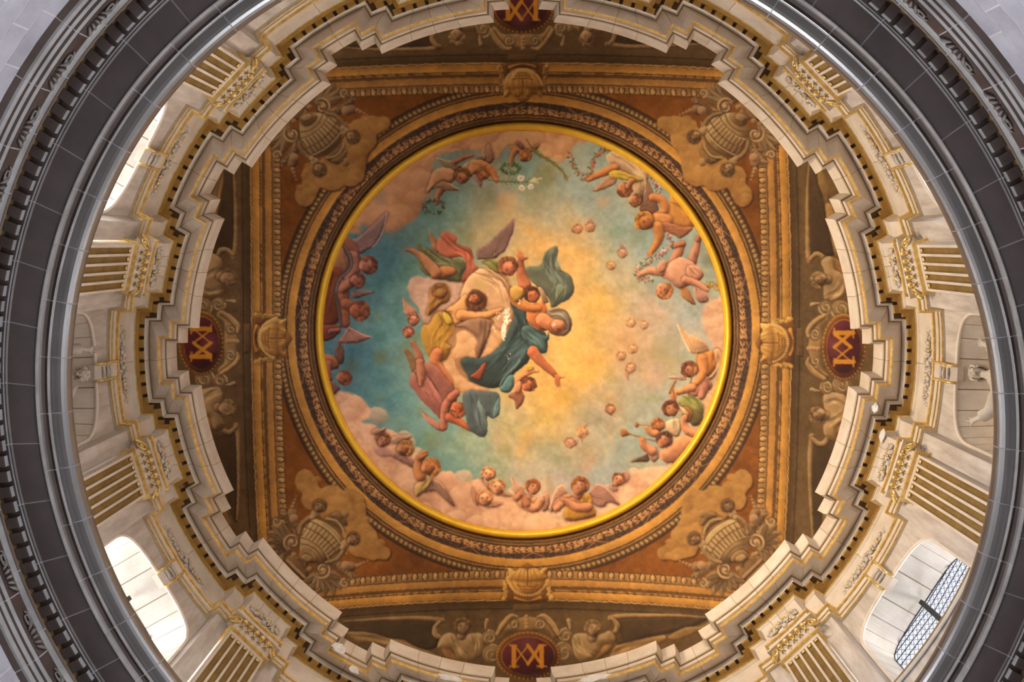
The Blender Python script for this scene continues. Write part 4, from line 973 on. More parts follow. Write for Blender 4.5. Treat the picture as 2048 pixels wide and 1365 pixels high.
blob(E_((75,800),(140,785),(205,800),(200,845),(130,890),(80,890)), (140,62,46), 6); limb(E_((140,830),(195,820)), [5,4], (176,96,66))
head(*E_((395,378))[0], 18, 68, (204,128,98), (136,74,50), -0.25, look=.0); head(*E_((325,482))[0], 14, 98, (200,124,88), (130,72,48), -0.2); head(*E_((338,690))[0], 19, 92, (186,100,58), (150,82,46), -0.1)
fig('painted_angel', 'small lone angel at the lower left rim')
wing(E_((200,905),(232,960),(230,1040),(190,1050),(165,980)), (120,80,62), n=5); blob(E_((85,1010),(130,985),(190,1030),(190,1080),(120,1090)), (178,100,60), 7); limb(E_((130,1050),(125,1100),(140,1150)), [7,6,4.5], (176,98,60)); blob(E_((120,1170),(170,1180),(205,1220),(150,1265)), (130,86,70), 5)
head(*E_((232,1145))[0], 14.5, 88, (184,104,66), (134,66,40), -0.2)
# --- central group: clouds first
fig('painted_cloud', 'brown shadowed cloud mass behind the central group')
cloud(C((300,700),(420,640),(640,640),(760,580),(900,540),(1060,600),(1130,760),(1180,900),(1150,1100),(1050,1350),(900,1560),(700,1640),(560,1700),(470,1600),(400,1400),(330,1250),(290,1000)), (158,112,74), 31, 18, 2.5, 15, n=24)
fig('painted_cloud', 'pinkish cloud under the kneeling angel of the central group')
cloud(C((175,645),(240,600),(330,620),(400,622),(560,640),(660,680),(640,800),(520,900),(400,950),(340,1030),(285,990),(260,890),(200,825),(168,725)), (190,148,124), 14, 12, 2, 10, n=14)
fig('painted_cloud', 'tan cloud carrying the rising woman')
cloud(D((490,470),(530,370),(600,330),(610,210),(700,190),(780,200),(900,180),(1000,60),(1100,20),(1145,90),(1110,200),(1030,300),(930,400),(800,445),(660,430),(590,460),(620,560),(720,650),(900,728),(760,755),(600,745),(525,640)), (198,146,98), 15, 14, 2, 11, n=22)
fig('painted_angel', 'angel in green with a red scarf kicking up, top of the central group')
limb(C((365,215),(395,285),(425,360)), [3,6,8], (200,130,84)); blob(C((430,290),(450,240),(490,193),(560,212),(612,255),(600,318),(660,330),(732,350),(757,420),(748,480),(800,522),(790,600),(720,650),(655,650),(648,580),(690,510),(670,440),(600,430),(540,445),(470,420),(425,360)), (184, 96, 68), 8, dark=(104, 46, 30)); folds(C((480,240),(580,330),(700,400),(720,500),(690,600)), (188,90,62), 26, 1.3, 8)
blob(C((240,320),(265,292),(300,340),(380,350),(480,430),(560,440),(660,452),(692,520),(655,600),(640,655),(520,645),(420,625),(330,595),(272,545),(250,470),(290,430),(255,380)), (116,112,70), 10, dark=(52,54,38)); folds(C((290,340),(420,440),(560,500),(620,580)), (110,110,72), 30, 1.2, 9)
limb(C((410,585),(500,565),(560,560)), [10,12,9], (192,118,66)); limb(C((148,365),(220,380),(300,440),(370,515),(420,575)), [3,5.5,8.5,10.5,10], (204,134,86)); line(C((140,352),(200,350)), 2.2, (190,110,80), .9)
fig('painted_angel', 'ochre putto half hidden in the pink cloud')
blob(C((365,740),(410,690),(500,680),(545,740),(535,830),(470,865),(420,910),(345,965),(330,910),(360,840)), (168,112,52), 10); head(*C((455,745))[0], 14, -20, (166,112,58), (140,88,38), 0.2, False); folds(C((450,800),(380,880),(340,950)), (160,104,46), 8, 1, 4)
fig('painted_angel', 'winged angel with green collar raising an arm beside the rising woman')
wing(C((930,450),(830,450),(790,440),(788,375),(850,325),(905,290),(955,240),(1050,150),(1132,72),(1132,170),(1092,285),(1052,372),(985,425)), (134,98,88), n=16, edge=(8,9,10,11,12))
blob(C((825,475),(900,448),(985,480),(1005,560),(950,575),(880,510)), (134,126,58), 5); folds(C((840,470),(920,480),(980,540)), (120,120,60), 8, 1, 3)
limb(C((1230,680),(1200,590),(1185,500),(1195,430)), [13,11,7.5,5], (194,108,68)); blob(C((1170,440),(1150,405),(1185,370),(1215,420),(1260,430),(1230,460),(1200,470)), (196,112,70), 3)
for i in range(4): line(C((1180 + i * 10, 420), (1165 + i * 16, 372 + i * 10)), 1.2, (200,118,74), .9, sm=False)
head(*C((1075,515))[0], 18.5, -20, (206,122,88), (136,80,46), 0.25, look=-.35)
fig('painted_angel', 'broad backed angel in a tan robe at the heart of the central group')
blob(C((690,650),(760,570),(850,525),(940,560),(1030,620),(1085,720),(1090,830),(1130,880),(1145,960),(1080,1060),(1000,1100),(930,990),(870,900),(720,860),(640,810)), (204,154,108), 16, dark=(140,92,62)); folds(C((800,580),(960,640),(1040,760),(1060,900)), (196,140,98), 26, 1.6, 12)
line(C((700,620),(780,540),(860,530),(920,570)), 1.4, (130,84,44), .7); dot(*C((830,680))[0], 14, (176,146,82), .55, 7)
fig('painted_angel', 'bare armed angel in yellow drapery holding the cloud')
blob(C((400,960),(465,925),(540,955),(585,1040),(570,1120),(510,1200),(560,1260),(500,1370),(385,1370),(310,1250),(278,1150),(300,1050),(355,1040)), (176, 126, 46), 12, dark=(96, 58, 20)); folds(C((480,950),(520,1050),(440,1180),(420,1330)), (168, 118, 38), 34, 1.4, 12); blob(C((480,940),(530,950),(570,1030),(520,1040)), (206,166,50), 4)
blob(C((510,910),(600,850),(690,770),(720,860),(700,980),(640,1050),(590,1040),(560,960)), (206,140,82), 11); limb(C((650,960),(760,975),(870,965),(960,930),(1015,905)), [11,10,8.5,6,3.5], (208,138,80))
head(*C((785,825))[0], 19, 165, (196,112,62), (100,54,32), 0.2, False, hairy=1.4); head(*C((770,800))[0], 12, 60, (204,120,70), (110,60,36), 0.2, True, hairy=.3)
blob(C((605,1060),(700,1005),(800,988),(900,1000),(922,1060),(882,1200),(842,1300),(795,1370),(780,1280),(790,1180),(700,1090)), (134,94,70), 10); folds(C((860,1010),(840,1150),(800,1330)), (126,86,62), 14, 1, 8)
limb(D((430,400),(410,480),(470,570),(540,660),(560,760)), [12,11,9.5,7.5,5], (196,112,66)); limb(D((555,740),(545,790)), [4.5,3], (186,102,62))
fig('painted_angel', 'mauve robed angel diving at the lower left of the central group')
limb(D((205,300),(250,380),(275,470)), [5,7,9], (172,104,76)); limb(D((150,370),(190,440),(230,540)), [5,7,9], (140,100,64))
blob(D((190,600),(245,530),(330,485),(430,520),(490,600),(560,690),(600,800),(560,890),(520,960),(470,1000),(390,930),(290,830),(225,740),(178,670)), (152,88,74), 16, dark=(100,52,44)); folds(D((260,560),(360,700),(470,880)), (146,84,72), 30, 1.5, 14)
limb(D((270,480),(285,600),(280,680)), [8,8,4], (172,106,76)); wing(D((290,920),(350,975),(450,1030),(512,1085),(455,1105),(375,1055),(312,985)), (192,122,100), n=8)
limb(D((560,810),(500,900),(490,1070)), [11,8.5,7.5], (182,104,78)); limb(D((545,980),(630,1020),(735,1090)), [10,8,4.5], (192,96,56)); head(*D((620,905))[0], 15.5, 150, (196,100,54), (150,74,42), 0.4); limb(D((560,800),(600,760)), [9,8], (186,104,76))
# --- the rising woman
fig('painted_woman', 'rising woman in a dark blue mantle and grey veil, centre of the fresco')
blob(C((1235,525),(1370,500),(1400,400),(1440,370),(1500,328),(1528,350),(1520,480),(1570,550),(1645,600),(1675,720),(1640,800),(1560,850),(1470,890),(1440,800),(1340,700),(1280,640)), (94, 96, 78), 12, dark=(56, 60, 50), light=(124, 132, 106)); folds(C((1500,360),(1460,520),(1560,680),(1500,850)), (96,104,92), 22, 1.6, 12)
blob(C((1510,700),(1560,680),(1590,720),(1550,780),(1510,830)), (136,150,112), 4, alpha=.7); blob(C((1500,480),(1530,480),(1560,560),(1520,540)), (128,142,110), 3, alpha=.6)
blob(D((660,770),(720,735),(850,740),(990,765),(1000,920),(980,970),(930,992),(885,965),(888,1060),(875,1140),(830,1158),(770,1132),(720,1085),(690,985),(670,880)), (72,82,82), 10, dark=(42,48,48)); folds(D((760,770),(800,950),(840,1130)), (82,96,98), 16, 1.4, 8); folds(D((930,780),(930,970)), (86,108,112), 8, 1.2, 5)
blob(D((800,830),(850,900),(880,1000),(880,1120),(850,1000),(800,900)), (116,132,126), 4, alpha=.7); blob(D((950,880),(995,800),(998,930),(940,990)), (104,140,138), 4, alpha=.7)
blob(C((1100,850),(1170,870),(1255,920),(1252,1040),(1330,1080),(1420,1130),(1425,1290),(1300,1260),(1260,1380),(1120,1500),(1040,1600),(900,1620),(740,1560),(690,1480),(640,1380),(700,1340),(820,1350),(930,1300),(1020,1200),(1080,1080),(1130,980)), (50,64, 63), 15, dark=(24,30,31), light=(74,98,96))
folds(C((1180,900),(1230,1050),(1180,1200),(1060,1400),(900,1560)), (60,80,80), 60, 1.8, 16); folds(C((1380,1140),(1230,1180),(1110,1300),(960,1380)), (58,78,80), 36, 1.5, 12)
blob(D((1020,690),(1060,620),(1112,588),(1132,650),(1102,735),(1030,755),(995,715)), (84,122,122), 6); line(D((1000,690),(1050,600),(1130,520),(1180,460)), 2, (108,134,128), .7); line(D((880,700),(1000,560),(1100,400)), 1.6, (30,40,42), .7)
blob(D((735,600),(790,560),(860,480),(870,520),(840,590),(815,640),(745,615)), (150,66,42), 4)
blob(C((1245,900),(1340,845),(1405,845),(1440,960),(1465,1060),(1400,1105),(1310,1065),(1250,1010)), (204,112,56), 12); blob(D((1195,170),(1260,145),(1330,200),(1425,235),(1440,200),(1450,260),(1425,300),(1420,392),(1300,372),(1255,300),(1210,265)), (66,88,86), 8, dark=(28,38,40)); folds(D((1220,190),(1330,270),(1400,350)), (70,96,94), 18, 1.3, 8)
blob(C((1425,930),(1500,905),(1590,915),(1648,985),(1655,1070),(1615,1135),(1560,1150),(1500,1140),(1440,1100)), (142,122,98), 7); folds(C((1450,930),(1580,935),(1640,1060)), (136,116,92), 14, 1.2, 4)
limb(C((1390,1000),(1450,1040),(1510,1060)), [14,13,14], (214,128,78)); head(*C((1542,1052))[0], 16, 112, (214,132,86), (150,124,100), 0.35, False, bald=True)
blob(C((1435,925),(1500,945),(1575,925),(1630,985),(1640,1050),(1628,1080),(1600,1015),(1540,965),(1470,965)), (150,130,104), 4); folds(C((1450,940),(1570,945),(1630,1040)), (140,120,96), 10, 1, 3); line(C((1440,1090),(1490,1130),(1560,1140),(1615,1110)), 1.2, (96,54,30), .7)
for (x, y) in ((1533,1087), (1598,1078)): dot(*C((x, y))[0], 2.6, (110,58,36), .85); dot(*C((x + 2, y + 3))[0], 1.4, (44,26,18), .9)
line(C((1566,1070),(1572,1110)), .8, (150,84,54), .7); line(C((1535,1108),(1560,1118),(1580,1112)), .9, (132,66,48), .7)
limb(D((1300,385),(1370,470),(1450,545),(1510,605)), [12,10,7.5,5], (184,96,56)); blob(D((1500,590),(1545,600),(1600,615),(1550,630),(1545,680),(1520,700),(1500,650)), (190,104,62), 3)
for i in range(4): line(D((1508 + i * 11, 640), (1505 + i * 14, 690 + (i % 2) * 12)), 1.2, (186,100,60), .9, sm=False)
fig('painted_putto', 'dark haired putto at the shoulder of the rising woman')
limb(C((1125,760),(1150,830),(1240,885),(1350,900)), [9,10,9,7], (196,118,54)); blob(C((1095,720),(1140,690),(1210,720),(1225,790),(1150,840),(1100,790)), (190,140,62), 9); head(*C((1295,775))[0], 16, -20, (198,108,58), (88,46,30), 0.2, look=-.1); blob(C((1350,700),(1400,740),(1440,830),(1400,850),(1370,780)), (160,124,90), 4)
fig('painted_putto', 'small winged putto under the outstretched arm of the rising woman')
wing(D((1150,735),(1180,720),(1222,780),(1205,850),(1150,910),(1130,830),(1075,785)), (146,86,60), n=8); limb(D((1150,690),(1180,630),(1260,570),(1345,555)), [6,6.5,5.5,3.5], (218,138,84)); blob(D((1130,690),(1180,650),(1210,700),(1180,760),(1140,740)), (216,136,86), 6); blob(D((1240,510),(1290,500),(1310,540),(1250,560)), (206,152,60), 3)
head(*D((1262,682))[0], 14, 35, (216,120,72), (128,68,36), -0.35)
# --- missing paint, showing the white ground
cur[0] = 0
_r = random.Random(3)
for i in range(150):
    t = _r.random(); x, y = C((1035 + 40 * math.sin(t * 5) * (1 - t), 915 + 280 * t))[0]; x += _r.gauss(0, 5.0 * (1 - 0.75 * t)); y += _r.gauss(0, 3)
    dot(x, y, _r.uniform(0.6, 2.4 if t < .75 else 1.4), (236, 214, 190), .95, .6)
for (x, y, n) in ((1495,1045,9),(985,970,10),(945,1095,5),(1180,845,6),(1075,1330,4)):
    for i in range(n): p = C((x + _r.gauss(0, 12), y + _r.gauss(0, 14)))[0]; dot(*p, _r.uniform(.6, 1.7), (236,214,190), .95, .6)
# the brush: edges wander a little, then fine craquelure and grime over everything inside the rim
def wander(amp, sc, seed):
    global PC, PI_
    dx = vnoise(sc, seed, 2) * amp; dy = vnoise(sc, seed + 1, 2) * amp
    ix = np.clip(XX - X0 + dx, 0, PW - 1.01); iy = np.clip(YY - Y0 + dy, 0, PH - 1.01)
    a, b_ = ix.astype(int), iy.astype(int); fx, fy = (ix - a)[..., None], (iy - b_)[..., None]
    PC = ((PC[b_, a] * (1 - fx) + PC[b_, a + 1] * fx) * (1 - fy) + (PC[b_ + 1, a] * (1 - fx) + PC[b_ + 1, a + 1] * fx) * fy).astype(np.float32)
    PI_ = PI_[(iy + .5).astype(int), (ix + .5).astype(int)]
wander(1.2, 7, 61)
m = RAD < 418
PC[m] *= (1 + 0.035 * BR + 0.05 * MOT2 + 0.05 * BR2)[m][:, None]
# ================================================================== painted surround of the dome
FRESCO_PARTS = len(PARTS)
TH = np.arctan2(YY - FCY, XX - FCX)
out = RAD >= 400.5
SPc = np.zeros_like(PC)
def nz(a, b_): return (a * BR + b_ * BR2)[..., None]
# base colours: corner panels inside the square frame, dull panels outside
base = np.array([126, 72, 20], np.float32) + (BR3 * 16 + BR2 * 8)[..., None] * np.array([1, .75, .4]) + nz(7, 0)
ys = YY - 640
yb = 1151 + 15 * ((XX - 1047) / 346) ** 2; yt = 176 + 9 * ((XX - 1047) / 346) ** 2
xl = 553.5 + 8 * np.clip(ys / 330, 0, 2) ** 2 - 2 * np.clip(-ys / 300, 0, 2); xr = 1532 - 6 * (ys / 300) ** 2
US = np.stack([YY - yb, xl - XX, yt - YY, XX - xr]); side = US.argmax(0); U = US.max(0)
V = np.where((side == 0) | (side == 2), XX - 1047, YY - 661)
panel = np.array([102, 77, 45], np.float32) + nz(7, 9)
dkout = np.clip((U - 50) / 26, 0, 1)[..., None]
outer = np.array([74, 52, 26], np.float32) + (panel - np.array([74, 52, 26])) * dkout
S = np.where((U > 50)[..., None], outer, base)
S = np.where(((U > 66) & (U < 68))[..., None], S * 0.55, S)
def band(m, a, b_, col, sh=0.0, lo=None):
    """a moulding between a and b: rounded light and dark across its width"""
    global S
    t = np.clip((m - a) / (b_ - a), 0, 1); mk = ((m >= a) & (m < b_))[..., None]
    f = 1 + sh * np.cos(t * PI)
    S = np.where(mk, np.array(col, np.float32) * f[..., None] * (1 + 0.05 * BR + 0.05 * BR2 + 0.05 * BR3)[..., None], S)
# circular mouldings round the fresco
DKB, MIDB = (62, 32, 13), (112, 80, 44)
band(RAD, 400, 417, (214, 150, 26), -0.12); band(RAD, 416, 421, (70, 30, 10)); band(RAD, 421, 424, (128, 92, 50)); band(RAD, 424, 427, (76, 50, 24)); band(RAD, 427, 431, (120, 88, 50), .2); band(RAD, 431, 434, (58, 34, 16))
band(RAD, 434, 457, (66, 46, 36))
g1 = np.clip((RAD - 433) / 23, 0, 1)
ga = TH * 445
leaf = np.sin(ga / 2.1 + 2.2 * np.sin(RAD / 2.0)) * np.cos(RAD / 1.9 + np.sin(ga / 3.3)) + 0.5 * BR
lit = (g1 < 0.60 + 0.10 * np.sin(ga / 23)) & (RAD > 433) & (RAD < 457)
gl = np.where((leaf > -0.12)[..., None], np.array([190, 140, 88]), np.array([92, 58, 34])) * (1.08 - 0.35 * g1)[..., None]
S = np.where(lit[..., None], gl, S)
dk2 = (RAD > 434) & (RAD < 457) & ~lit & (leaf > 0.30)
S = np.where(dk2[..., None], np.array([92, 66, 48]), S)
for k in range(22):                                                # ribbons crossing the garland
    a = 2 * PI * k / 22 + 0.1; d = (TH - a + PI) % (2 * PI) - PI
    for s in (1, -1):
        m = np.abs(d * 445 - s * (RAD - 445) * 2.1) < 2.0
        S = np.where((m & (RAD > 435) & (RAD < 456))[..., None], np.array([176, 124, 76]) * (1.1 - 0.3 * g1)[..., None], S)
band(RAD, 457, 473, (196, 140, 64), .06); band(RAD, 473, 475.5, (72, 44, 18)); band(RAD, 475.5, 479, (150, 108, 58)); band(RAD, 479, 482, (74, 48, 22))
band(RAD, 482, 494, (138, 102, 58), .2); band(RAD, 494, 498, (70, 38, 12))
bd = ((TH * 488) % 10.5) / 10.5 - 0.5; br = (RAD - 488) / 5.0; be = np.hypot(bd * 2.3, br)
mk = (RAD > 482) & (RAD < 494)
S = np.where((mk & (be < 0.85))[..., None], shade((170, 130, 78), -(bd * 1.2 + br * 0.7)), S)
S = np.where((mk & (be >= 0.85))[..., None], S * 0.62, S)
# square frame: egg-and-dart, flat band, dark groove, second band, light arris
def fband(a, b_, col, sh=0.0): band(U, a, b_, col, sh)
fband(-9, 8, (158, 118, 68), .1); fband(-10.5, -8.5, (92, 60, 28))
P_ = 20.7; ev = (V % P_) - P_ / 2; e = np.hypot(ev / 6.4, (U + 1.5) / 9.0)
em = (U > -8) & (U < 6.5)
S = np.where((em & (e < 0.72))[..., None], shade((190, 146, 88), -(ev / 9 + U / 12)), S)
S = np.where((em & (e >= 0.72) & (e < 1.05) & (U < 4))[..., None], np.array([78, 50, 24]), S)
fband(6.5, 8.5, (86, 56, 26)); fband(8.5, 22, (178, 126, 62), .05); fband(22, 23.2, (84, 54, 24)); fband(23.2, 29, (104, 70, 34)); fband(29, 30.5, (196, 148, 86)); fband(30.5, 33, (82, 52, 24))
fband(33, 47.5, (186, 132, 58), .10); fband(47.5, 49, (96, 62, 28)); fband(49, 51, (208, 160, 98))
o3 = out[..., None]
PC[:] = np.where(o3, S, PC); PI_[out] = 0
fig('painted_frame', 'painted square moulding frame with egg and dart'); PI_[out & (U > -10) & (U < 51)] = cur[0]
fig('painted_garland_ring', 'painted circular leaf garland bound with ribbons'); PI_[(RAD > 421) & (RAD < 457)] = cur[0]
# ---- corner urns on clouds: traced once (lower left), mirrored to the other corners
STN = (160, 128, 86); DST = (78, 54, 30)
for ci, (mx, my, nm) in enumerate(((1, 1, 'lower left'), (-1, 1, 'lower right'), (1, -1, 'upper left'), (-1, -1, 'upper right'))):
    def U_(*p):
        o = []
        for x, y in p:
            px, py = 520 + x / 4.875, 920 + y / 4.875
            o.append((px if mx > 0 else 2 * 1047.5 - px, py if my > 0 else 2 * 676.5 - py))
        return o
    fig('painted_cloud', 'painted tan cloud behind the %s urn' % nm)
    cl = U_((345,240),(355,150),(420,95),(490,110),(540,180),(590,280),(680,250),(760,260),(820,300),(900,290),(1000,350),(1030,460),(1050,600),(1130,700),(1140,790),(1190,830),(1260,870),(1270,930),(1230,975),(1150,970),(1100,985),(1000,960),(900,930),(860,850),(700,700),(560,520),(450,480),(400,400),(410,330))
    blob([(x + 2.5, y + 2.5) for x, y in cl], (84, 48, 14), 6, 2.5, alpha=.7); cloud(cl, (172, 126, 66), 20 + ci, 12, 1.5, 9, n=26)
    fig('painted_urn', 'painted stone urn with cherub handles in the %s corner' % nm)
    # pedestal and side scrolls
    blob(U_((215,940),(300,935),(450,955),(475,1050),(465,1185),(370,1175),(225,1010)), (136, 102, 62), 6, sm=False); line(U_((225,950),(465,1180)), 3.2, (178, 142, 96), .9, sm=False); line(U_((235,985),(430,1175)), 2.2, (70, 46, 24), .9, sm=False); line(U_((225,1010),(390,1180)), 2.0, (186, 150, 104), .9, sm=False)
    for sw in (0, 1):
        def W_(*p): return U_(*[((x, y) if not sw else (440 + 2 * .673 * (.673 * (x - 440) - .74 * (y - 960)) - (x - 440), 960 - 2 * .74 * (.673 * (x - 440) - .74 * (y - 960)) - (y - 960))) for x, y in p])
        for n_, (ex, ey, mx_, my_) in enumerate(((215,1000,230,920),(150,930,180,880),(100,880,150,840),(72,800,150,790),(75,715,150,730),(120,650,190,690),(200,620,240,690))):
            limb(W_((300,810),(mx_,my_),(ex,ey)), [9,8.5,2.6], np.array(STN) * (0.86 + 0.05 * (n_ % 3)), dark=DST); line(W_((280,805),(mx_ + 8,my_ + 6),(ex + 12,ey + 6)), [.6,1.2,.5], (84,58,32), .7)
        limb(W_((385,800),(365,700),(310,610),(240,530),(212,490)), [3,7.5,8.5,6.5,2], (154,122,80), dark=DST); line(W_((372,770),(340,670),(280,590),(225,510)), [.6,1.4,1.4,.5], (84,58,32), .75)
        for n_ in range(5): limb(W_((330 - n_ * 22, 640 - n_ * 26), (285 - n_ * 22, 640 - n_ * 28)), [5,2], (150,118,78), dark=DST)
        x, y = W_((310,800))[0]; dot(x, y, 17, (112, 82, 50), .95, own=True)
        sp = [(310 + (80 - q * 3.6) * math.cos(q * .55 + 2), 800 + (80 - q * 3.6) * math.sin(q * .55 + 2)) for q in range(20)]
        line(W_(*sp), [3.0 - q * .1 for q in range(20)], (188, 152, 106), .95); line(W_(*[(a + 12, b + 12) for a, b in sp]), 1.0, (70, 46, 24), .8); dot(x, y, 4.5, (190, 154, 108), .95, k=.6)
        x, y = W_((160,600))[0]; dot(x, y, 9.5, (112, 84, 52), .95, own=True); line(W_(*[(160 + (44 - q * 3) * math.cos(q * .6), 600 + (44 - q * 3) * math.sin(q * .6)) for q in range(13)]), [2.2 - q * .1 for q in range(13)], (186, 150, 104), .95)
        limb(W_((330,560),(315,520),(310,500)), [9, 9.5, 5], (150, 112, 74)); dot(*W_((330,575))[0], 9, (168, 130, 92), .95, own=True, k=.8)
        for q in range(4): dot(*W_((318 + q * 12, 460 - q * 34))[0], 4.6 - q * .8, (160, 124, 84), .95, own=True, k=.9)
        dot(*W_((330,930))[0], 5.5, (156, 124, 84), .95, own=True, k=.8)
    # urn body
    blob(U_((388,930),(392,800),(420,690),(500,592),(600,585),(720,650),(795,760),(788,880),(720,965),(620,1003),(520,1012),(440,990)), (166, 134, 88), 22, dark=(84, 58, 32), light=(208, 178, 126))
    blob(U_((380,960),(400,905),(460,880),(540,930),(550,990),(480,1010),(440,1050),(420,1010)), (140, 108, 68), 7, dark=(70, 46, 26)); blob(U_((400,960),(440,920),(500,950),(500,990),(450,1000)), (160, 128, 84), 4)
    # rings across the belly (axis runs to the upper right)
    ax = (0.60, -0.66)
    for d_, half, c_, w_ in ((60,150,(92,64,36),1.2),(110,200,(92,64,36),1.4),(118,205,(196,162,112),1.0),(215,262,(92,64,36),1.4),(300,262,(84,58,32),1.6),(312,258,(204,170,118),1.2),(372,225,(92,64,36),1.3)):
        cx, cy = 470 + ax[0] * d_, 960 + ax[1] * d_
        line(U_(*[(cx + s * half * 0.72 + ax[0] * 70 * (1 - s * s) * 0.9, cy + s * half * 0.66 + ax[1] * 70 * (1 - s * s) * 0.9) for s in (-.98, -.6, -.2, .2, .6, .98)]), w_, c_, .85)
    for row, (d0, d1, half) in enumerate(((120,205,232),(222,292,262))):
        for q in range(11):
            s = -0.85 + 1.7 * q / 10
            P0 = (470 + ax[0] * d0 + s * half * .72 + ax[0] * 63 * (1 - s * s), 960 + ax[1] * d0 + s * half * .66 + ax[1] * 63 * (1 - s * s))
            P1 = (470 + ax[0] * d1 + s * half * .76 + ax[0] * 63 * (1 - s * s), 960 + ax[1] * d1 + s * half * .70 + ax[1] * 63 * (1 - s * s))
            line(U_(P0, P1), 1.0, (92, 66, 38), .75, sm=False)
            if q < 10: line(U_((P0[0] + 12, P0[1] + 12), (P1[0] + 12, P1[1] + 12)), 1.1, (206, 172, 120), .5, sm=False)
    # lid and knob
    blob(U_((640,570),(700,535),(780,575),(825,690),(800,715),(740,650),(660,600)), (122, 92, 54), 5, dark=(56, 36, 18)); line(U_((645,575),(740,590),(800,660),(815,715)), 2.2, (188, 154, 102), .85)
    blob(U_((690,545),(750,510),(820,560),(850,630),(820,640),(760,580)), (136, 104, 62), 5); dot(*U_((830,528))[0], 8.5, (158, 122, 74), .95, own=True, k=.9); dot(*U_((785,555))[0], 6, (120, 90, 52), .95, own=True, k=.8)
    # handles that end in cherub busts
    limb(U_((385,720),(400,650),(450,590),(530,545)), [4, 4.5, 5, 5.5], (150, 118, 76)); limb(U_((650,1005),(740,975),(800,910),(830,840)), [4, 4.5, 5, 5.5], (150, 118, 76))
    for (bx, by, hx, hy, an) in ((535,530,580,455,30),(830,825,905,775,55)):
        dot(*U_((bx, by))[0], 8.5, (166, 134, 92), .95, own=True, k=.9); dot(*U_((bx - 28, by + 34))[0], 5, (176, 144, 100), .9, own=True, k=.8)
        x, y = U_((hx, hy))[0]; head(x, y, 12.0, an * mx if my > 0 else 180 - an * mx, (166, 130, 84), (112, 84, 50), 0.1, hairy=1.2, stone=True)
# ---- gilded shells at the middle of each side
SIDES = (('lower', (1055.0, 1168.0), 0, 1.0), ('left', (542.0, 677.0), 1, 1.0), ('upper', (1045.5, 163.0), 2, 1.0), ('right', (1552.0, 686.0), 3, 1.0))
def turner(cx, cy, q, ox, oy, sc, kx=1.0, ky=1.0):
    """canonical drawing traced on the lower side -> any side; q quarter turns"""
    def T(*p):
        o = []
        for x, y in p:
            a, b_ = (x - ox) / sc * kx, (y - oy) / sc * ky
            o.append(((cx + a, cy + b_), (cx - b_, cy + a), (cx - a, cy - b_), (cx + b_, cy - a))[q])
        return o
    return T
for nm, (cx, cy), q, k in SIDES:
    T = turner(cx, cy, q, 1057, 640, 11.38)
    fig('painted_shell', 'painted golden shell with leaf sides at the middle of the %s frame side' % nm)
    SH = (208, 156, 76); SD = (116, 72, 28)
    blob(T((540,1000),(470,980),(520,760),(560,600),(620,640),(700,800),(800,930),(1050,960),(1300,930),(1400,820),(1480,650),(1540,620),(1590,780),(1640,980),(1560,1000),(1400,1060),(1060,1080),(740,1060)), (120, 76, 32), 6, dark=(64, 36, 14))
    r = random.Random(4)
    for sgn in (-1, 1):
        for i in range(26):
            t = i / 25; x = 1057 + sgn * (470 + 60 * t + r.uniform(-40, 40)); y = 560 + 430 * t
            dot(*T((x, y))[0], r.uniform(2.2, 4.2), np.array(SH) * r.uniform(.75, 1.1), .9, own=True, k=.8)
    blob(T((740,960),(780,930),(900,985),(1057,1020),(1220,985),(1340,920),(1400,960),(1370,1000),(1200,1040),(1060,1050),(900,1040),(760,1000)), (200, 140, 66), 3)
    blob(T((610,290),(690,300),(770,345),(900,285),(990,290),(1030,330),(1057,345),(1090,320),(1130,285),(1250,290),(1340,335),(1400,290),(1505,290),(1480,420),(1500,500),(1450,680),(1340,820),(1190,915),(1057,935),(900,915),(760,830),(650,700),(570,560),(560,500),(630,430)), SH, 14, dark=SD, light=(238, 194, 116))
    blob(T((650,470),(850,450),(1050,480),(1270,450),(1470,470),(1460,560),(1250,600),(1057,610),(850,600),(640,560)), (150, 100, 48), 10, 3, alpha=.55, own=False)
    for (a, b_) in ((-330, .8), (-200, 1), (-80, 1.1), (80, 1.1), (200, 1), (330, .8)): line(T((1057 + a * .7, 330), (1057 + a * 1.1, 560), (1057 + a * .8, 800)), 1.0, (138, 90, 40), .55)
    line(T((1057,300),(1060,480),(1055,660)), 1.6, (120, 74, 30), .8); blob(T((890,260),(1000,180),(1070,160),(1140,200),(1230,265),(1090,290),(1057,300),(1020,290)), (150, 100, 46), 3, dark=(70, 40, 16))
    for yy, hw_ in ((700, 230), (770, 160), (830, 130)): line(T((1057 - hw_, yy - 20), (1057 - hw_ * .4, yy + 14), (1057, yy), (1057 + hw_ * .4, yy + 14), (1057 + hw_, yy - 20)), 1.2, (112, 68, 26), .8)
    for i in range(22):
        t = 0.15 + 2.84 * i / 21; dot(*T((1057 + 440 * math.cos(t) , 520 + 390 * math.sin(t)))[0], 2.4, (232, 186, 112), .8, own=True, k=.7)
    blob(T((745,1120),(1380,1120),(1400,1260),(730,1260)), (112, 82, 44), 3, sm=False, alpha=.9)
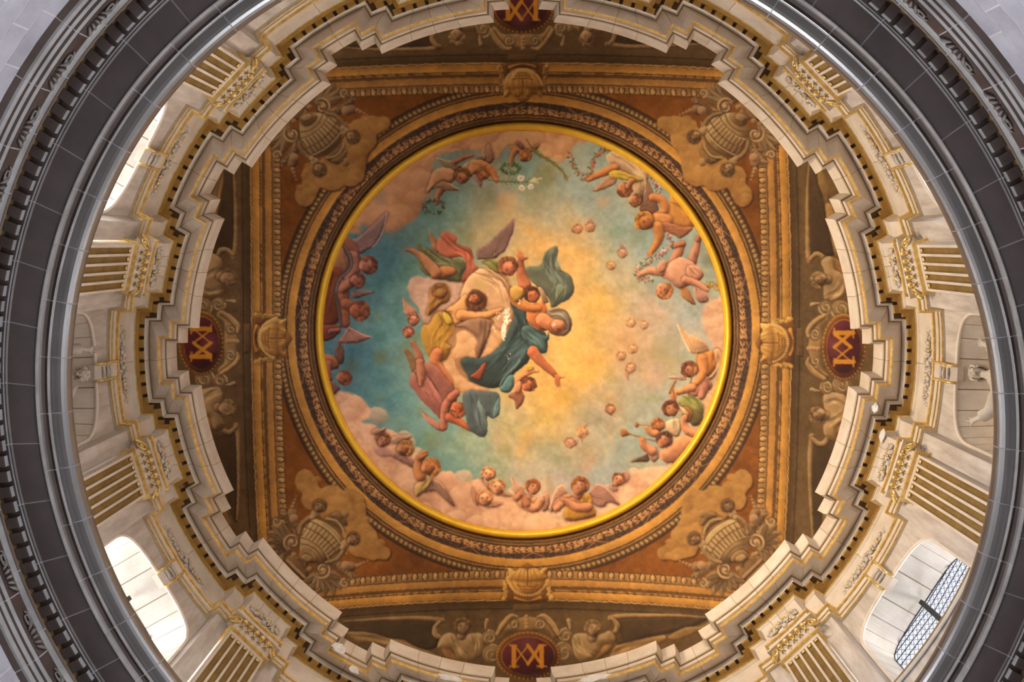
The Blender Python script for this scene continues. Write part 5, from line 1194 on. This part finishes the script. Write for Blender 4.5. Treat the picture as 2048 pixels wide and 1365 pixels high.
# ---- medallions with the monogram, scrolls and reclining angels
MED = (('lower', (1055.5, 1311.0), 0, 1.0, 1.0), ('left', (404.0, 686.0), 1, 1.0, .93), ('upper', (1043.5, 20.0), 2, 1.0, 1.0), ('right', (1686.0, 695.0), 3, 1.04, .90))
GRI = (178, 146, 100); GDK = (92, 66, 38)
for nm, (cx, cy), q, kx, ky in MED:
    T = turner(cx, cy, q, 1053, 652, 5.39, kx, ky)                 # pixel frame of the enlarged lower medallion
    def T2(*p): return T(*[((640 + x / 6.024 - 860) * 5.39, (1180 + y / 6.024 - 1190) * 5.39) for x, y in p])
    def T3(*p): return T(*[((1120 + x / 6.024 - 860) * 5.39, (1220 + y / 6.024 - 1190) * 5.39) for x, y in p])
    up = {0: 0, 1: 90, 2: 180, 3: -90}[q]
    # left hand angel of the pair
    fig('painted_grisaille_angel', 'painted stone coloured winged angel left of the %s monogram seen facing it' % nm)
    blob(T2((230,400),(900,345),(1400,370),(1400,480),(1445,560),(1400,690),(1280,730),(1100,690),(840,600),(450,560),(280,470)), (82, 62, 36), 9, dark=(46, 32, 18))
    for i in range(11): line(T2((1380 - i * 8, 440 + i * 22), (1000 - i * 20, 400 + i * 22), (420 + i * 40, 420 + i * 20)), [1.0, .8, .4], (54, 38, 22), .6)
    limb(T2((290,385),(600,365),(900,350),(1250,348),(1470,375)), [1.6, 3, 4, 5, 6], (164, 130, 84)); limb(T2((1440,385),(1385,460),(1390,540),(1440,575)), [4, 5, 6, 5], (170, 138, 92))
    blob(T2((300,510),(560,515),(760,560),(850,595),(1000,605),(1150,690),(1300,740),(1460,830),(1100,800),(900,720),(700,650),(480,640),(380,580)), (150, 118, 74), 8, dark=(74, 52, 28)); folds(T2((360,540),(700,600),(1000,660),(1300,790)), (146, 114, 72), 18, 1.3, 6)
    limb(T((170,580),(215,660),(300,710),(400,735)), [9, 9, 8, 6], (158, 116, 66))
    blob(T((75,570),(130,445),(230,415),(330,470),(430,425),(565,430),(580,620),(510,700),(400,725),(300,690),(240,590),(150,575)), (176, 142, 96), 13, dark=GDK, light=(206, 174, 126)); folds(T((250,450),(330,600),(420,690)), (178, 146, 100), 14, 1.2, 6); folds(T((470,440),(500,560),(440,680)), (178, 146, 100), 12, 1.2, 5)
    limb(T((340,440),(355,400)), [9, 8], (176, 142, 98)); x, y = T((350,345))[0]; head(x, y, 16.0, up - 6, (188, 154, 108), (136, 104, 64), 0.4, look=.1, hairy=1.5, stone=True)
    # right hand angel
    fig('painted_grisaille_angel', 'painted stone coloured winged angel right of the %s monogram seen facing it' % nm)
    blob(T3((620,110),(1000,75),(1500,75),(1780,100),(1600,210),(1400,270),(1000,350),(800,425),(670,410),(690,220)), (84, 62, 36), 9, dark=(46, 32, 18))
    for i in range(11): line(T3((700 + i * 6, 160 + i * 22), (1000 + i * 10, 130 + i * 20), (1550 - i * 60, 120 + i * 20)), [1.0, .8, .4], (54, 38, 22), .6)
    limb(T3((610,105),(720,80),(1000,72),(1400,72),(1750,95)), [6, 5, 4, 3, 1.6], (172, 136, 86)); limb(T3((630,110),(690,190),(670,260),(620,290)), [4, 5.5, 5, 4], (170, 136, 88))
    blob(T3((590,600),(680,440),(900,390),(1100,330),(1275,318),(1240,400),(950,490),(700,580)), (160, 122, 70), 8, dark=(76, 52, 28)); folds(T3((620,560),(800,450),(1200,350)), (154, 116, 68), 14, 1.3, 6)
    blob(T3((1300,330),(1500,220),(1700,200),(1800,150),(1840,170),(1600,300),(1400,370)), (150, 116, 66), 5, dark=(78, 54, 28))
    limb(T3((610,330),(600,420),(500,520),(330,640)), [9, 9, 8.5, 6], (168, 124, 68))
    blob(T3((150,330),(200,290),(330,285),(480,300),(600,255),(665,350),(640,405),(520,430),(470,520),(320,640),(190,570),(150,450)), (174, 140, 94), 13, dark=GDK, light=(204, 172, 124)); folds(T3((190,330),(260,480),(420,560)), (176, 144, 98), 18, 1.2, 7)
    limb(T3((390,340),(400,300)), [9, 8], (178, 144, 98)); x, y = T3((395,225))[0]; head(x, y, 15.5, up + 4, (184, 150, 104), (150, 118, 74), 0.55, look=.1, hairy=1.5, stone=True)
    # scrolls
    fig('painted_scrollwork', 'painted scrolls framing the %s monogram' % nm)
    blob(T((700,430),(760,330),(830,240),(900,220),(960,250),(1040,235),(1130,245),(1210,215),(1290,240),(1350,320),(1400,430),(1340,470),(1250,390),(1053,400),(850,390),(760,480)), (166, 128, 78), 8, dark=GDK)
    for (vx, vy, rr, d_) in ((665,640,100,1),(1440,620,105,-1),(635,460,74,1),(1462,440,74,-1),(905,315,64,-1),(1180,315,64,1)):
        x, y = T((vx, vy))[0]; dot(x, y, rr / 5.39, (142, 112, 72), .97, own=True, k=.5)
        sp = [(vx + d_ * (rr - k2 * rr / 20) * math.cos(k2 * .5 - 1.6), vy + (rr - k2 * rr / 20) * math.sin(k2 * .5 - 1.6)) for k2 in range(19)]
        line(T(*sp), [2.6 - k2 * .09 for k2 in range(19)], (196, 162, 112), .95, own=True); line(T(*[(a + 9, b_ + 9) for a, b_ in sp]), .9, (74, 52, 28), .8)
    for s in (-1, 1):
        limb(T((1053 + s * 330, 430),(1053 + s * 270, 330),(1053 + s * 180, 235),(1053 + s * 110, 240)), [4, 6, 5, 2.5], (190, 152, 96)); line(T((1053 + s * 300, 440),(1053 + s * 240, 340),(1053 + s * 170, 270)), 1.2, (96, 66, 34), .7)
        limb(T((1053 + s * 455, 370),(1053 + s * 450, 320),(1053 + s * 440, 280)), [2, 3.5, 4.5], (184, 152, 108))
    for i in range(4): dot(*T((1040, 240 + i * 38))[0], 4.6, (186, 142, 90), .95, own=True, k=.9)
    # oval
    fig('painted_medallion', 'painted purple oval medallion with gold monogram, %s side' % nm)
    ov = lambda rx, ry: T(*[(1055 + rx * math.cos(t), 662 + ry * math.sin(t)) for t in np.linspace(0, 2 * PI, 25)[:-1]])
    blob(ov(345, 262), (150, 100, 40), 8, dark=(84, 46, 18)); blob(ov(318, 238), (124, 70, 26), 3, dark=(70, 34, 14)); blob(ov(292, 214), (186, 132, 56), 3); blob(ov(278, 202), (84, 24, 30), 30, dark=(58, 14, 20), light=(112, 48, 54))
    for i in range(44):
        t = 2 * PI * i / 44; dot(*T((1055 + 333 * math.cos(t), 662 + 250 * math.sin(t)))[0], 2.2, (190, 136, 62), .8, k=.8)
    x, y = T((1055,560))[0]; dot(x, y, 17, (140, 84, 82), .5, 11)
    MG = (208, 140, 38)
    def seg(a, b_, w_): line(T(a, b_), w_, MG, .97, .6, sm=False)
    for s in (-1, 1):
        seg((1053 + s * 150, 560), (1053 + s * 150, 772), 4.6); seg((1053 + s * 200, 775), (1053 + s * 100, 775), 1.6); seg((1053 + s * 195, 545), (1053 + s * 120, 548), 1.7)
        seg((1053 + s * 135, 555), (1055, 748), 2.6 + s * .9); seg((1055, 548), (1053 + s * 140, 740), 2.4 + s * 1.0)
wander(0.7, 6, 71)
PC[out] *= (1 + 0.05 * BR + 0.06 * BR2 + 0.05 * BR3)[out][:, None]
# ================================================================== the dome surface carrying the paint
def paint_mat():
    m = bpy.data.materials.new('painted_plaster'); m.use_nodes = True; nt = m.node_tree; N = nt.nodes; L = nt.links
    b = N['Principled BSDF']; b.inputs['Roughness'].default_value = 0.72; b.inputs['Specular IOR Level'].default_value = 0.25
    at = N.new('ShaderNodeAttribute'); at.attribute_name = 'paint'; L.new(at.outputs['Color'], b.inputs['Base Color'])
    nz_ = N.new('ShaderNodeTexNoise'); nz_.inputs['Scale'].default_value = 14; nz_.inputs['Detail'].default_value = 5
    tc = N.new('ShaderNodeTexCoord'); L.new(tc.outputs['Object'], nz_.inputs['Vector'])
    bp = N.new('ShaderNodeBump'); bp.inputs['Strength'].default_value = 0.12; bp.inputs['Distance'].default_value = 0.02
    L.new(nz_.outputs[0], bp.inputs['Height']); L.new(bp.outputs[0], b.inputs['Normal']); return m
M['paint'] = paint_mat()
PGAIN = 1.0
RMAX, ST = 6.30, 0.0132
n1 = int(2 * RMAX / ST) + 1
gx_ = np.linspace(-RMAX, RMAX, n1)
GX, GY = np.meshgrid(gx_, gx_); GR2 = GX ** 2 + GY ** 2
GZ = DZ + np.sqrt(np.maximum(DR2 - GR2, 0.01))
pts = np.stack([GX, GY, GZ], -1)
px, py = proj(pts)
ix = np.clip(px - X0, 0, PW - 1.01); iy = np.clip(py - Y0, 0, PH - 1.01)
ia, ib = ix.astype(int), iy.astype(int); fx, fy = (ix - ia)[..., None], (iy - ib)[..., None]
VC = (PC[ib, ia] * (1 - fx) + PC[ib, ia + 1] * fx) * (1 - fy) + (PC[ib + 1, ia] * (1 - fx) + PC[ib + 1, ia + 1] * fx) * fy
gm_ = VC.mean(-1, keepdims=True); inn = (np.hypot(px - FCX, py - FCY) < 402)[..., None]
VC = np.where(inn, (gm_ + (VC - gm_) * 0.88) * np.array([0.96, 0.98, 1.02]), VC * 0.95)
VC = np.clip(VC / 255.0, 0, 1); VC = np.where(VC <= 0.04045, VC / 12.92, ((VC + 0.055) / 1.055) ** 2.4) * PGAIN
own = PI_[(iy + .5).astype(int).clip(0, PH - 1), (ix + .5).astype(int).clip(0, PW - 1)].astype(int)
vr = np.hypot(px - FCX, py - FCY)
own = np.where((own == 0) & (vr > 402), -1, own)                    # -1: bare painted panels outside the round fresco
# one owner per grid cell
cell = own[:-1, :-1]; keep = (GR2[:-1, :-1] < RMAX ** 2) & (GR2[1:, 1:] < RMAX ** 2) & (GR2[1:, :-1] < RMAX ** 2) & (GR2[:-1, 1:] < RMAX ** 2)
vid = np.arange(n1 * n1).reshape(n1, n1)
Q4 = np.stack([vid[:-1, :-1], vid[1:, :-1], vid[1:, 1:], vid[:-1, 1:]], -1)
FP = pts.reshape(-1, 3).astype(np.float32); FC_ = np.concatenate([VC.reshape(-1, 3), np.ones((n1 * n1, 1))], 1).astype(np.float32)
def patch(name, k, parent, label=None):
    q = Q4[(cell == k) & keep]
    if len(q) < 4: return None
    u, inv = np.unique(q.ravel(), return_inverse=True)
    me = bpy.data.meshes.new(name); me.vertices.add(len(u)); me.vertices.foreach_set('co', FP[u].ravel())
    me.loops.add(len(q) * 4); me.loops.foreach_set('vertex_index', inv.astype(np.int32).ravel())
    me.polygons.add(len(q)); me.polygons.foreach_set('loop_start', np.arange(0, len(q) * 4, 4, dtype=np.int32))
    at = me.attributes.new('paint', 'FLOAT_COLOR', 'POINT'); at.data.foreach_set('color', FC_[u].ravel())
    me.materials.append(M['paint']); me.update(calc_edges=True)
    o = link(name, me, parent)
    if label: o['label'] = label
    return o
ceiling = tag(empty('ceiling', (0, 0, 0)), 'dome vault painted with a square frame, corner urns, monograms and stone coloured angels', 'dome ceiling', kind='structure')
fresco = tag(empty('ceiling_fresco', (0, 0.06, 19.7)), 'round ceiling fresco of a woman in blue rising among angels in a golden sky', 'fresco', kind='thing')
def reparent(o, p):
    o.parent = p; o.matrix_parent_inverse = Matrix.Translation(p.location).inverted()
patch('painted_panel', -1, ceiling)
o = patch('painted_sky', 0, None)
reparent(o, fresco)
for k in range(1, len(PARTS)):
    nm, lb, _p = PARTS[k]
    if k < FRESCO_PARTS:
        o = patch(nm, k, None, lb)
        if o: reparent(o, fresco)
    else: patch(nm, k, ceiling, lb)
# hidden foot of the vault behind the cornice
sk = MB(); rows = []
for R in (6.28, 6.36, 6.42):
    z = DZ + math.sqrt(DR2 - R * R); rows.append([(R * math.cos(2 * PI * j / 120), R * math.sin(2 * PI * j / 120), z) for j in range(120)])
rows.append([(6.45 * math.cos(2 * PI * j / 120), 6.45 * math.sin(2 * PI * j / 120), 14.0) for j in range(120)])
sk.grid(rows, 0, True).build('vault_foot', [M['plaster']], ceiling)
# gilded rim: a real rounded moulding round the fresco
rim = MB(); rows = []
for i in range(241):
    t = 2 * PI * i / 240; row = []
    for r_, d_ in ((401.0, 0.005), (402.5, 0.045), (405.5, 0.075), (409.0, 0.080), (412.5, 0.070), (415.5, 0.040), (417.0, 0.005)):
        row.append(on_dome(FCX + r_ * math.cos(t), FCY + r_ * math.sin(t), d_))
    rows.append(row)
rim.grid(rows)
M['rim'] = mat('gold_paint', (0.72, 0.40, 0.02), (0.82, 0.50, 0.04), 0.42, 0.25, scale=6, bump=0.04)
o = rim.build('gilded_rim', [M['rim']], None, True); reparent(o, fresco); o['label'] = 'bright gilded rim round the fresco'
# ================================================================== statues in the two visible niches
def skin_body(name, V, E, parent, material):
    me = bpy.data.meshes.new(name); bm = bmesh.new(); lay_ = bm.verts.layers.skin.verify(); vv = []
    for i, (p, r) in enumerate(V):
        v = bm.verts.new(p); v[lay_].radius = (r, r); v[lay_].use_root = (i == 0); vv.append(v)
    for a, b_ in E: bm.edges.new((vv[a], vv[b_]))
    bm.to_mesh(me); bm.free(); me.materials.append(material)
    o = link(name, me, parent); o.modifiers.new('skin', 'SKIN').use_smooth_shade = True
    s = o.modifiers.new('smooth', 'SUBSURF'); s.levels = 1; s.render_levels = 1
    return o
def hand_chain(V, E, wrist, d, spread, palm=0.10, curl=0.0, side=1):
    """palm and five fingers growing from vertex `wrist` along d"""
    p = Vector(V[wrist][0]); d = Vector(d).normalized(); s = Vector(spread).normalized(); n = d.cross(s).normalized()
    V.append((tuple(p + d * palm * 0.55), 0.036)); k = len(V) - 1; E.append((wrist, k))
    for i, L in enumerate((0.075, 0.09, 0.085, 0.065)):
        base = p + d * palm + s * (i - 1.5) * 0.024
        V.append((tuple(base), 0.0125)); E.append((k, len(V) - 1)); a = len(V) - 1
        m = base + d * L * 0.5 * (1 - 0.3 * curl) + n * L * 0.35 * curl + s * (i - 1.5) * 0.004
        V.append((tuple(m), 0.011)); E.append((a, a + 1))
        q = m + d * L * 0.5 * (1 - 1.6 * curl) + n * L * 0.5 * curl
        V.append((tuple(q), 0.008)); E.append((a + 1, a + 2))
    t = p + d * palm * 0.35 - s * 0.04 * side; V.append((tuple(t), 0.014)); E.append((k, len(V) - 1))
    V.append((tuple(t + d * 0.05 - s * 0.025 * side + n * 0.02 * curl), 0.0105)); E.append((len(V) - 2, len(V) - 1))
def stone_head(parent, c, tilt, beard, hood):
    b = MB(); x, y, z = c
    b.ball((x, y, z), 0.105, 16, 12, (1.0, 0.82, 1.22))
    b.ball((x - 0.10, y, z - 0.01), 0.024, 8, 6, (1.1, 0.7, 1.6)); b.ball((x - 0.085, y, z - 0.075), 0.03, 8, 6, (0.7, 1.1, 0.4)); b.ball((x - 0.075, y, z - 0.105), 0.04, 8, 6, (0.8, 1.0, 0.7))
    for s in (-1, 1):
        b.ball((x - 0.085, y + s * 0.035, z + 0.045), 0.028, 8, 6, (0.6, 1.2, 0.5)); b.ball((x - 0.088, y + s * 0.035, z + 0.018), 0.016, 8, 6, (0.6, 1.1, 0.8))
        b.ball((x - 0.07, y + s * 0.045, z - 0.03), 0.032, 8, 6); b.ball((x + 0.005, y + s * 0.09, z), 0.028, 8, 6, (0.8, 0.5, 1.3))
    b.build('head', [M['statue']], parent, True)
    h = MB(); r = random.Random(2)
    if hood:
        rows = []
        for i in range(9):
            t = PI * (0.02 + 0.62 * i / 8)
            rows.append([(x + 0.03 + 0.135 * math.sin(t) * math.cos(q), y + 0.125 * math.sin(t) * math.sin(q), z + 0.02 + 0.155 * math.cos(t)) for q in [math.radians(-125 + 250 * j / 14) for j in range(15)]])
        h.grid(rows)
        for row in (rows[-1], [r_[0] for r_ in rows], [r_[-1] for r_ in rows]): h.tube(row, 0.02, 6)
        h.build('hood', [M['statue']], parent, True)
    else:
        for i in range(46):
            a, e = r.uniform(-2.3, 2.3), r.uniform(-0.2, 1.5)
            h.ball((x + 0.03 + 0.10 * math.cos(e) * math.cos(a), y + 0.10 * math.cos(e) * math.sin(a), z + 0.05 + 0.10 * math.sin(e)), r.uniform(0.022, 0.036), 6, 5)
        h.build('curly_hair', [M['statue']], parent, True)['kind'] = 'stuff'
    if beard:
        bd = MB()
        for i in range(34): bd.ball((x - 0.06 + r.uniform(-.03, .02), y + r.uniform(-.065, .065), z - 0.10 - r.uniform(0, .12)), r.uniform(0.018, 0.03), 6, 5)
        bd.build('beard', [M['statue']], parent, True)['kind'] = 'stuff'
def robe(parent, cx, cy, H, lean):
    b = MB(); rows = []
    for i in range(19):
        f = i / 18; z = H * f; w = 0.34 - 0.10 * f + 0.04 * math.sin(f * 5) - (0.06 * max(0, f - 0.85) / 0.15); row = []
        for j in range(40):
            a = 2 * PI * j / 40; fold = 0.022 * math.sin(a * 9 + 2.2 * math.sin(f * 3)) + 0.012 * math.sin(a * 15 + f * 4)
            fold *= 1 - 0.6 * f
            row.append((cx + (w * 0.62 + fold) * math.cos(a), cy + lean * f + (w + fold) * math.sin(a), z))
        rows.append(row)
    b.grid(rows, 0, True); b.add(rows[-1], [tuple(range(40))])
    for s in range(4):                                              # swags of the mantle
        b.tube([(cx - 0.20 + 0.02 * s, cy - 0.24 + .02 * s, H * 0.86 - s * 0.10), (cx - 0.25, cy, H * 0.62 - s * 0.13), (cx - 0.18, cy + 0.25, H * 0.80 - s * 0.10)], 0.026, 6)
    return b.build('robe', [M['statue']], parent, True)
def statue(k, name, label, head_c, arms, beard, hood):
    a = PI / 6 * k; RB, ZF = 6.66, 11.162
    e = tag(empty(name, (RB * math.cos(a), RB * math.sin(a), ZF), a), label, 'statue')
    hx, hy, hz = head_c; H = hz - 0.36
    V = [((0, hy * .5, 0.85), 0.15), ((-0.01, hy * .6, 1.12), 0.16), ((-0.02, hy * .8, H - 0.05), 0.17), ((hx * .6, hy, H + 0.12), 0.07), ((hx * .9, hy, hz - 0.08), 0.06)]
    E = [(0, 1), (1, 2), (2, 3), (3, 4)]
    for (sh, el, wr, d, sp, curl, side) in arms:
        i = len(V); V += [(sh, 0.085), (el, 0.062), (wr, 0.036)]; E += [(2, i), (i, i + 1), (i + 1, i + 2)]
        hand_chain(V, E, i + 2, d, sp, 0.09, curl, side)
    skin_body('body', V, E, e, M['statue']); robe(e, 0.02, hy * .6, H + 0.05, 0.0)
    for (sh, el, wr, d, sp, curl, side) in arms:
        sl = MB(); m = Vector(el).lerp(Vector(wr), 0.55)
        sl.tube([Vector(sh), Vector(el), m], [0.115, 0.10, 0.085], 12, cap=False)
        sl.build('sleeve', [M['statue']], e, True)
    stone_head(e, head_c, 0, beard, hood)
statue(0, 'saint_statue', 'hooded stone saint spreading both bare arms in the right niche', (-0.16, -0.06, 1.70),
       [((-0.05, -0.24, 1.33), (-0.10, -0.42, 1.25), (-0.17, -0.50, 1.50), (-0.05, -0.05, 1), (0, 1, 0.1), 0.15, -1),
        ((-0.05, 0.22, 1.33), (-0.16, 0.42, 1.25), (-0.28, 0.58, 1.45), (-0.15, 0.5, 0.75), (0.2, 0.7, -0.6), 0.25, 1)], False, True)
statue(6, 'bearded_statue', 'bearded stone saint raising a clenched fist in the left niche', (-0.22, 0.0, 1.76),
       [((-0.06, 0.24, 1.38), (-0.22, 0.42, 1.40), (-0.38, 0.38, 1.66), (-0.2, -0.05, 1), (0, 1, 0), 0.75, 1),
        ((-0.05, -0.24, 1.38), (-0.16, -0.38, 1.16), (-0.30, -0.22, 1.30), (-0.1, 0.6, 0.3), (0, 0.3, -1), 0.4, -1)], True, False)

# ================================================================== patches where the plaster has broken away
def patch_lump(deg, R, z, w, h, d, seed, label):
    r = random.Random(seed); b = MB(); n = 14; rows = []
    for i in range(5):
        f = 1 - i / 4.0 * 0.85; row = []
        for j in range(n):
            q = 2 * PI * j / n; s = r.uniform(0.72, 1.12)
            row.append((-d * (i / 4.0) ** 0.7 + r.uniform(-.006, .006), w / 2 * f * s * math.cos(q), h / 2 * f * s * math.sin(q)))
        rows.append(row)
    b.grid(rows, 0, True); b.add(rows[-1], [tuple(range(n))])
    a = math.radians(deg); o = b.build('plaster_loss', [M['bare']], t1); o.location = (R * math.cos(a), R * math.sin(a), z); o.rotation_euler = (0, 0, a); o['label'] = label
patch_lump(77.5, 5.59, 14.63, 0.70, 0.26, 0.05, 1, 'bare white plaster patch on the lower cornice')
patch_lump(103, 5.60, 14.60, 0.62, 0.20, 0.05, 2, 'bare white plaster patch beside the lower monogram')
patch_lump(122.5, 5.79, 14.50, 0.28, 0.30, 0.07, 3, 'broken white corner below the lower left dentils')
patch_lump(118.5, 5.95, 14.42, 0.22, 0.20, 0.06, 4, 'small broken lump in the lower left dentil band')
patch_lump(7.5, 5.78, 14.52, 0.20, 0.22, 0.06, 5, 'broken white corner at the right of the cornice')
patch_lump(11.5, 5.93, 14.38, 0.24, 0.16, 0.05, 6, 'bare white patch in the right frieze corner')
